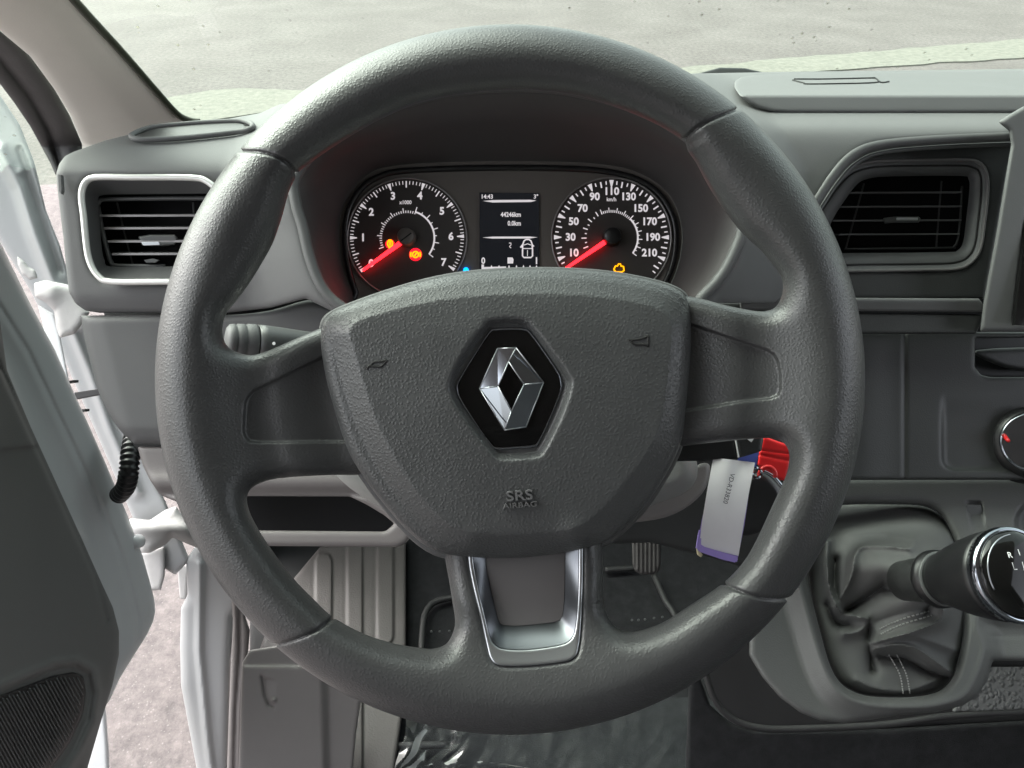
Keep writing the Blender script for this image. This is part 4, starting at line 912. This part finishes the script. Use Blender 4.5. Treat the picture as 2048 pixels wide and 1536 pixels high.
for v in range(0, 226, 5):
    a = 213.4-1.122*v
    if v % 20 == 10: tk.append((a, 100, 115, 0.9, 4.6))
    elif v % 10 == 0: tk.append((a, 101, 113, 1.5, 1.5))
    else: tk.append((a, 106, 113, 1.2, 1.2))
for k, a in enumerate(np.linspace(201, 112, 10)): tk.append((a, 50, 60 if k % 2 == 0 else 54, 1.1, 1.1))
for k, a in enumerate(np.linspace(112, 45, 17)): tk.append((a, 50, 60 if k % 4 == 0 else 55, 0.9, 0.9))
for k, a in enumerate(np.linspace(45, -36, 11)): tk.append((a, 52, 62 if k % 2 == 0 else 57, 0.9, 0.9))
g2 = gauge((1223, 475), 118, tk, [(str(v), 213.4-1.122*v, {110: 92, 90: 88, 130: 88}.get(v, 82)) for v in range(10, 211, 20)], 'km/h', (1223, 399), 214.0, None, [(51, 54.5, -36, 45)])
def lamp(name, px, py, m, pts, halo=None, label=None):
    b = MB()
    for seg in pts:
        b.tube([P(px+x, py+y, WF-0.0025) for x, y in seg], 0.0007, 6)
    return b.build(name, m, hoodthing, smooth=True, label=label)
el = lambda rx, ry, n=14: [(rx*math.cos(a), ry*math.sin(a)) for a in np.linspace(0, 2*math.pi, n)]
lamp('warning_lamp', 780, 487, M['lamp_amber'], [el(5, 7), [(0, -5), (0, 4)], [(-3, 8), (3, 8)]], label='amber warning lamp in left dial')
lamp('warning_lamp', 831, 509, M['lamp_amber'], [el(6, 6), [(-9, -5), (-10, 0), (-9, 5)], [(9, -5), (10, 0), (9, 5)], [(-2, 3), (2, -3)]], label='round brake warning lamp')
lamp('warning_lamp', 932, 541, M['lamp_blue'], [el(4, 5), el(2, 2)], label='blue warning lamp')
lamp('warning_lamp', 1238, 536, M['lamp_amber'], [[(-10, 2), (-7, -4), (-3, -4), (-1, -8), (3, -8), (4, -4), (9, -3), (10, 5), (6, 8), (-6, 8), (-9, 5), (-10, 2)]], label='amber engine outline lamp')
for x, y, r in ((780, 488, 9.5), (831, 509, 13)):
    V, F = ringmesh((x, y), 0.01, r, WF-0.0016, n=32); mesh('lamp_glow_disc', V, F, M['glow_red'], hoodthing)  # red emissive discs standing in for the glow round two lamp icons
# display
sc = MB().plate([(959, 385), (1078, 386), (1078, 600), (959, 600)], WF-0.0022, 0.001).build('display', M['screen'], hoodthing)
b = MB(); ws = WF-0.0026
def bar(pts, w=ws): b.add([P(x, y, w) for x, y in pts], [tuple(range(len(pts)))[::-1]])
bar([(966, 402), (985, 400), (1060, 399.5), (1073, 401), (1062, 404), (985, 405)])
bar([(965, 475), (985, 473.2), (1060, 473), (1075, 474.5), (1060, 477), (985, 477.2)])
b.text('14:43', P(961.5, 393.5, ws), px2m(8.2, WF), RT*0.95, UP, 'LEFT', bold=0.025)
b.text('3°', P(1077, 393.5, ws), px2m(8.2, WF), RT*0.95, UP, 'RIGHT', bold=0.025)
b.text('44246km', P(1042, 429.5, ws), px2m(9, WF), RT*0.84, UP, 'RIGHT', bold=0.03)
b.text('0.0km', P(1042, 447, ws), px2m(9, WF), RT*0.84, UP, 'RIGHT', bold=0.03)
b.text('0', P(966.5, 522, ws), px2m(12, WF), RT*0.9, UP, bold=0.03)
b.text('1', P(1073, 522, ws), px2m(13, WF), RT*0.9, UP, bold=0.03)
bar([(1015, 515), (1025, 515), (1027, 519), (1026, 527), (1015, 527)])
bar([(963, 529), (968, 529), (968, 534), (1012, 533), (1012, 538), (963, 538)])
for x in (983, 998, 1018, 1033, 1047, 1060, 1073): bar([(x-1.5, 533), (x, 530), (x+1.5, 533), (x+1.5, 536), (x-1.5, 536)])
def wire(pts, r=0.0006, closed=True): b.tube([P(x, y, ws) for x, y in pts], r, 5, closed=closed)
wire([(1046, 488), (1048, 482), (1052, 479), (1058, 479), (1062, 482), (1064, 488), (1065, 500), (1065, 512), (1062, 515), (1048, 515), (1045, 512), (1045, 500)], 0.0007)
wire([(1048, 490), (1055, 487.5), (1062, 490)], 0.0004, False); wire([(1046, 497), (1064, 497)], 0.0004, False); wire([(1065, 490), (1068, 493)], 0.0006, False); wire([(1045, 490), (1041, 495)], 0.0008, False); wire([(1055, 500), (1055, 512)], 0.0003, False)
wire([(1018, 486), (1022, 486), (1022, 490), (1019, 493), (1022, 496)], 0.0004, False)
b.build('display_readout', M['lit'], sc)

# ================================================================== centre console, gear lever
con = thing('centre_console', 'grey floor console with a leather gear boot opening', 'console', P(1800, 1250, 0.75))
opening = cr([(1632, 1040), (1660, 1014), (1690, 1008), (1760, 1007), (1844, 1010), (1881, 1029), (1900, 1060), (1912, 1094), (1922, 1150), (1928, 1226), (1927, 1275), (1914, 1335), (1898, 1366), (1870, 1386), (1819, 1394), (1760, 1394), (1719, 1388), (1684, 1369), (1662, 1335), (1645, 1280), (1618, 1170), (1615, 1100)], 3)
conpoly = [(1500, 958), (2300, 955), (2300, 1320), (1985, 1322), (1975, 1360), (1955, 1392), (1925, 1412), (1870, 1425), (1800, 1430), (1740, 1440), (1690, 1446), (1640, 1441), (1600, 1425), (1560, 1395), (1525, 1355), (1498, 1310), (1500, 1250), (1560, 1180), (1570, 1120), (1545, 1020)]
framel = cr([(1545, 940), (1575, 1020), (1590, 1100), (1602, 1180), (1630, 1280), (1655, 1350), (1684, 1388), (1730, 1408), (1800, 1414), (1870, 1410), (1925, 1392), (1950, 1355), (1968, 1300), (1978, 1220), (2300, 1218), (2300, 940)], 4)
def Hcon(X, Y, d):
    fr_ = sd(X, Y, framel)
    h = -26*sstep(-4, 46, fr_)
    h += 3*np.exp(-(fr_/5)**2)
    oo = sd(X, Y, opening)
    h -= 7*np.exp(-(np.clip(oo, 0, 99)/9)**2)
    h -= 10*sstep(0, -5, sd(X, Y, [(1931, 1001), (1964, 1001), (1977, 1072), (1944, 1078)]))*sstep(1078, 1000, Y)
    h -= 3.5*np.exp(-((Y-1272+0.02*(X-1980))/2.2)**2)*sstep(1972, 1984, X)
    h -= 20*sstep(0, -12, np.hypot((X-2075), Y-1045)-48)
    return h
wcon = lambda x, y: 0.735-0.00022*(y-955)
slab('console_top', conpoly, wcon, 44, 12, M['console'], con, holes=[opening], H=Hcon, res=4.2)
b = MB(); b.plate([(1933, 1010), (1962, 1010), (1974, 1068), (1950, 1074)], 0.722, 0.002).build('slot_lever', M['stalk'], con)
# gear boot
gear = thing('gear_lever', 'black gear lever with crumpled leather boot and gloss topped knob', 'gear lever', P(1760, 1250, 0.72))
bo = opening+(np.array([1770, 1200])-opening)*0.01
ncx, ncy = 1842.0, 1160.0
def Hboot(X, Y, d):
    t = np.clip(-sd(X, Y, opening), 0, 400)
    rn = np.hypot(X-ncx, (Y-ncy)*0.95)
    h = 150*np.exp(-(rn/86.0)**1.45)+26*(1-np.exp(-t/16.0))
    h += 50*np.exp(-(((X-1745)/62)**2+((Y-1125)/45)**2))
    def ridge(pts, hh, w): 
        nonlocal h
        dd = pline(X, Y, cr(pts, 4, False)); h = h+1.15*hh*np.exp(-(dd/(w*0.85))**1.05)
    ridge([(1655, 1085), (1654, 1130), (1660, 1180), (1680, 1222), (1710, 1232), (1736, 1238)], 26, 7)
    ridge([(1668, 1215), (1700, 1160), (1716, 1100), (1760, 1092), (1820, 1098)], 24, 13)
    ridge([(1690, 1225), (1720, 1205), (1770, 1170)], -34, 11)
    ridge([(1775, 1178), (1800, 1185), (1830, 1188)], -30, 16)
    ridge([(1672, 1120), (1668, 1160), (1676, 1200)], -24, 9)
    ridge([(1738, 1240), (1739, 1290), (1745, 1340)], -26, 9)
    ridge([(1744, 1286), (1780, 1276), (1830, 1262), (1878, 1242), (1886, 1220)], 30, 9)
    ridge([(1752, 1245), (1800, 1228), (1850, 1216)], -8, 14)
    ridge([(1748, 1298), (1790, 1290), (1830, 1296), (1870, 1322), (1908, 1350)], 26, 10)
    ridge([(1760, 1312), (1810, 1318), (1850, 1340), (1895, 1354)], -26, 11)
    ridge([(1688, 1268), (1718, 1262), (1736, 1246)], 20, 11)
    ridge([(1655, 1210), (1672, 1245), (1700, 1250)], -24, 9)
    ridge([(1712, 1360), (1760, 1378), (1820, 1380), (1890, 1350)], 8, 12)
    ridge([(1820, 1270), (1870, 1285), (1910, 1300)], 12, 16)
    ridge([(1700, 1070), (1760, 1066), (1830, 1080)], 10, 14)
    ridge([(1855, 1222), (1868, 1190)], -20, 10)
    h -= 20*sstep(1080, 1020, Y)
    return h
slab('gear_boot', bo, lambda x, y: wcon(x, y)+0.026, 30, 8, M['shift_leather'], gear, H=Hboot, res=3.2, zs=0.72)
def zboot(x, y): return float(wcon(x, y))+0.026-float(Hboot(np.array([[float(x)]]), np.array([[float(y)]]), None)[0, 0])*0.72/FPX
for base in ([(1760, 1258), (1800, 1240), (1860, 1222)], [(1762, 1268), (1805, 1249), (1866, 1230)], [(1778, 1310), (1800, 1350), (1806, 1388)], [(1794, 1310), (1813, 1350), (1820, 1388)]):
    q = cr(base, 8, False); b = MB()
    for i in range(0, len(q)-1):
        a, c = q[i], q[i]+(q[i+1]-q[i])*0.6
        b.tube([P(a[0], a[1], zboot(*a)-0.0008), P(c[0], c[1], zboot(*c)-0.0008)], 0.0007, 5)
    b.build('stitching', M['tread'], gear)
NK = P(1840, 1160, 0.635); FCc = P(2047, 1148, 0.535); ax = FCc-NK; LL = np.linalg.norm(ax); ax /= LL
MB().revolve(NK-ax*0.02, ax, [(0, .017), (.02, .0185), (.034, .0190), (.040, .0190)], 48).build('lever_neck', M['dash_dark'], gear, smooth=True)
MB().revolve(NK+ax*0.016, ax, [(0, .019), (.001, .0225), (.004, .0238), (.008, .0235), (.010, .0222), (.012, .0215)], 56).build('neck_ring', M['black'], gear, smooth=True)
MB().revolve(NK+ax*0.0255, ax, [(0, .0215), (.001, .0222), (.0022, .0222), (.003, .0215)], 56).build('neck_bead', M['stalk'], gear, smooth=True)
kb = [(0, .0205), (.006, .0218), (.02, .0258), (.035, .0296), (.05, .0324), (.062, .0338), (.068, .0341)]
k0 = LL-0.0285-0.068
knob = MB().revolve(NK+ax*(0.0285), ax, [(t*(LL-0.0285-0.014)/0.068, r) for t, r in kb], 64).build('gear_knob', M['black'], gear, smooth=True)
e0 = NK+ax*(LL-0.014)
MB().revolve(e0, ax, [(0, .0341), (.003, .0344), (.0035, .0349), (.0075, .0347), (.009, .0338), (.0095, .0325)], 64).build('knob_band', M['chrome'], knob, smooth=True)
MB().revolve(e0+ax*0.0085, ax, [(0, .0325), (.0025, .0312), (.0048, .0285), (.0068, .0235), (.0083, .017), (.0092, .009), (.0095, .0004)], 64).build('knob_cap', M['gloss_black'], knob, smooth=True)
u_ = np.cross(ax, UP); u_ /= np.linalg.norm(u_); u_ = -u_ if u_ @ RT < 0 else u_
v_ = np.cross(u_, ax); v_ = -v_ if v_ @ UP < 0 else v_
cf = e0+ax*0.0085
q = [cf+(u_*math.cos(a)+v_*math.sin(a))*0.0285+ax*0.0048 for a in np.linspace(math.radians(95), math.radians(200), 30)]
MB().tube(q, 0.0005, 6).build('cap_highlight_ring', M['satin'], knob, smooth=True)
b = MB(); sz = 0.0042
cp = cf-ax*0.0004
for s_c, x, y in (('R', -0.0105, 0.0135), ('1', -0.0025, 0.0150), ('3', 0.0065, 0.0150), ('5', 0.0145, 0.0135), ('2', -0.0025, -0.004), ('4', 0.0065, -0.004), ('6', 0.0145, -0.004)):
    b.text(s_c, cp+u_*x+v_*y, sz, u_, v_, bold=0.01)
for seg in ([(-0.0105, 0.0085), (-0.0105, 0.0035), (0.0145, 0.0035), (0.0145, 0.0085)], [(-0.0025, 0.0085), (-0.0025, 0.0)], [(0.0065, 0.0085), (0.0065, 0.0)], [(0.0145, 0.0035), (0.0145, 0.0)]):
    b.tube([cp+u_*x+v_*y for x, y in seg], 0.00035, 5)
for k, V in enumerate(b.v):
    D_ = V-cp; xx, yy = D_@u_, D_@v_; rr3 = np.hypot(xx, yy)
    hh = np.interp(rr3, [.0004, .009, .017, .0235, .0285, .0312, .0325], [.0095, .0092, .0083, .0068, .0048, .0025, 0])
    b.v[k] = cf+np.outer(xx, u_)+np.outer(yy, v_)+np.outer(hh+0.0003, ax)
b.build('shift_pattern', M['paint_mark'], knob)

# --- tray beside the console with pebbled rubber, and dark carpeted seat-box edge
trp = thing('console_tray', 'pebbled grey rubber tray right of the gear boot', 'tray', P(1990, 1370, 0.80))
slab('tray_liner', [(1900, 1424), (1925, 1400), (1960, 1366), (1985, 1318), (2300, 1318), (2300, 1418), (2000, 1424)], 0.80, 24, 5, M['pebble'], trp, res=4)
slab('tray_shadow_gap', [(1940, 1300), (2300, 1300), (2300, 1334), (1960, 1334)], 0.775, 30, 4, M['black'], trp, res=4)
e = cr([(1395, 1290), (1412, 1350), (1430, 1400), (1462, 1436), (1510, 1454), (1580, 1458), (1760, 1450), (1900, 1432), (2048, 1424), (2200, 1420)], 6, False)
carpet = thing('tunnel_carpet', 'black carpet with a piped edge below the gear console', 'carpet', P(1700, 1500, 0.9))
slab('carpet_edge_panel', [(1395, 1200), (1600, 1100), (1700, 1300), (2300, 1400), (2300, 1450), (1500, 1462), (1440, 1420), (1405, 1350)], 0.84, 30, 6, M['rubber'], carpet, res=6)
MB().tube(Pv(e[:, 0], e[:, 1], 0.80), 0.0036, 8).build('carpet_piping', M['rubber'], carpet, smooth=True)
slab('carpet_pile', [(1380, 1300), (1420, 1410), (1460, 1446), (1510, 1462), (1760, 1458), (2300, 1426), (2300, 1800), (1360, 1800)], 0.83, 40, 8, M['carpet'], carpet, res=7)

# ================================================================== footwell
slab('knee_backing', [(205, 600), (660, 590), (660, 930), (300, 930), (235, 850)], 0.665, 16, 4, M['kick'], dash, res=7)
slab('kick_panel', [(484, 1080), (900, 1060), (900, 1330), (500, 1330), (500, 1230)], lambda x, y: wlevel(np.maximum(y, 1000), 0.955)*0.985+0.05, 16, 4, M['kick'], van, res=7)
fm = thing('foot_rest', 'warm grey ribbed rubber foot rest left of the pedals', 'foot rest', P(720, 1200, 1.12))
wfm = lambda x, y: wlevel(np.maximum(y, 1000), 0.955)*0.985
ribs = [[(628, 1100), (667, 1100), (667, 1600), (628, 1600)], [(692, 1080), (727, 1080), (727, 1600), (692, 1600)], [(752, 1080), (789, 1080), (789, 1276), (784, 1286), (770, 1290), (758, 1286), (752, 1276)]]
def Hrib(X, Y, d):
    h = 0*X
    for k, r in enumerate(ribs):
        rr2 = [(x, y) for x, y in r]
        if k == 0: rr2 = [(629, 1120), (634, 1107), (648, 1103), (660, 1107), (666, 1120), (664, 1600), (626, 1600)]
        e_ = sd(X, Y, rr2); h += 5.0*sstep(3, -4, e_); h -= 3*np.exp(-(e_/2.5)**2)
    return h
slab('ribbed_pad', [(560, 1190), (610, 1130), (640, 1094), (700, 1080), (812, 1080), (812, 1300), (806, 1420), (780, 1600), (560, 1600), (500, 1350)], wfm, 34, 6, M['mat_rubber'], fm, H=Hrib, res=3.2)
sp = thing('step_cover', 'warm grey plastic step cover with moulded clip by the door sill', 'step cover', P(580, 1430, 1.0))
def Hst(X, Y, d):
    e_ = sd(X, Y, [(523, 1352), (555, 1360), (553, 1400), (550, 1412), (543, 1414), (536, 1408), (528, 1385)])
    h = -4*sstep(0, -4, e_)*sstep(560, 520, X)-5*np.exp(-(pline(X, Y, [(524, 1353), (530, 1390), (538, 1410), (546, 1413)])/2.6)**2)
    h += 7*np.exp(-(np.hypot(X-547, Y-1400)/4)**2)
    h -= 12*sstep(640, 660, X-0.02*(Y-1400))*sstep(1, 0, 0*X)
    h -= 6*sstep(1338, 1326, Y)
    return h
slab('step_panel', [(484, 1325), (500, 1300), (560, 1290), (700, 1330), (722, 1400), (712, 1470), (700, 1600), (475, 1600)], lambda x, y: 0.905+0.0*(y-1300)/200, 30, 6, M['warm_grey'], sp, H=Hst, res=3)
fl = thing('floor_mat', 'black floor mat with raised edge and white stitch dots under the pedals', 'floor mat', P(1050, 1300, 1.1))
wfl = lambda x, y: wlevel(np.maximum(y, 1000), 0.965)
slab('mat_sheet', [(812, 1080), (1500, 1080), (1480, 1500), (1450, 1700), (700, 1700), (740, 1440), (812, 1400)], wfl, 16, 4, M['carpet'], fl, res=7)
for pts in ([(842, 1330), (846, 1250), (856, 1216), (880, 1200), (930, 1192)], [(705, 1536), (712, 1500), (740, 1494), (790, 1492), (900, 1490)], [(1210, 1140), (1270, 1136)], [(1308, 1150), (1330, 1200), (1345, 1222), (1362, 1260)]):
    q = cr(pts, 6, False); MB().tube(Pv(q[:, 0], q[:, 1], wfl(q[:, 0], q[:, 1])-0.015), 0.0050, 8).build('mat_edge', M['rubber'], fl, smooth=True)
for x, y in ((863, 1263), (880, 1263), (899, 1262), (1264, 1240), (1277, 1240), (1290, 1239), (1308, 1236), (1325, 1234)):
    p = P(x, y, float(wfl(x, y))-0.016); b = MB(); b.revolve(p, -FW, [(0, .0020), (.001, .0016), (.0014, .0003)], 10); b.build('stitch_dot', M['stalk'], fl)
pd = thing('brake_pedal', 'worn rubber pedal pad hanging on its arm in the dark footwell', 'pedal', P(1294, 1110, 0.98))
slab('pedal_pad', [(1264, 1075), (1322, 1075), (1322, 1128), (1318, 1142), (1306, 1149), (1282, 1149), (1270, 1142), (1265, 1128)], 0.98, 24, 6, M['pedal'], pd, res=2.4, H=lambda X, Y, d: 1.6*np.sin(X*0.75)*sstep(0, -5, d))
MB().tube([P(1294, 1100, 1.0), P(1292, 1040, 0.98), P(1285, 960, 0.93)], 0.009, 10).build('pedal_arm', M['black'], pd, smooth=True)
pf = thing('plastic_sheet', 'crumpled clear plastic sheet covering the floor below the steering wheel', 'plastic sheet', P(1100, 1500, 1.0))
rg = np.random.RandomState(11); nu, nv = 200, 110; V = []
fx = rg.uniform(0.5, 3.2, (16, 2)); ph = rg.uniform(0, 6.28, 16)
for j in range(nv+1):
    for i in range(nu+1):
        u, v = i/nu, j/nv
        x = (800+12*math.sin(v*9))+(1432+40*v-800)*u; y = 1395+300*v
        from mathutils import noise as nz
        z = 0.0
        for k, (f, am) in enumerate(((2.2, 1.0), (5.0, 0.5), (11.0, 0.22))):
            q = Vector((u*f*2.2+k*7, v*f*0.9+u*f*0.8, k*3.1)); z += (1-abs(nz.noise(q))*2.2)*am
        edge = math.exp(-(u/0.07)**2)
        z = z*0.010*(0.25+1.5*math.exp(-(u/0.22)**2))+0.012*math.exp(-((v-0.5+0.06*math.sin(u*7))/0.012)**2)*0.25
        w = float(wfl(x, y))-0.035-z-0.02*edge
        V.append(P(x, y, w))
F = [(j*(nu+1)+i, j*(nu+1)+i+1, (j+1)*(nu+1)+i+1, (j+1)*(nu+1)+i) for j in range(nv) for i in range(nu)]
mesh('sheet', V, F, M['film'], pf, smooth=True)
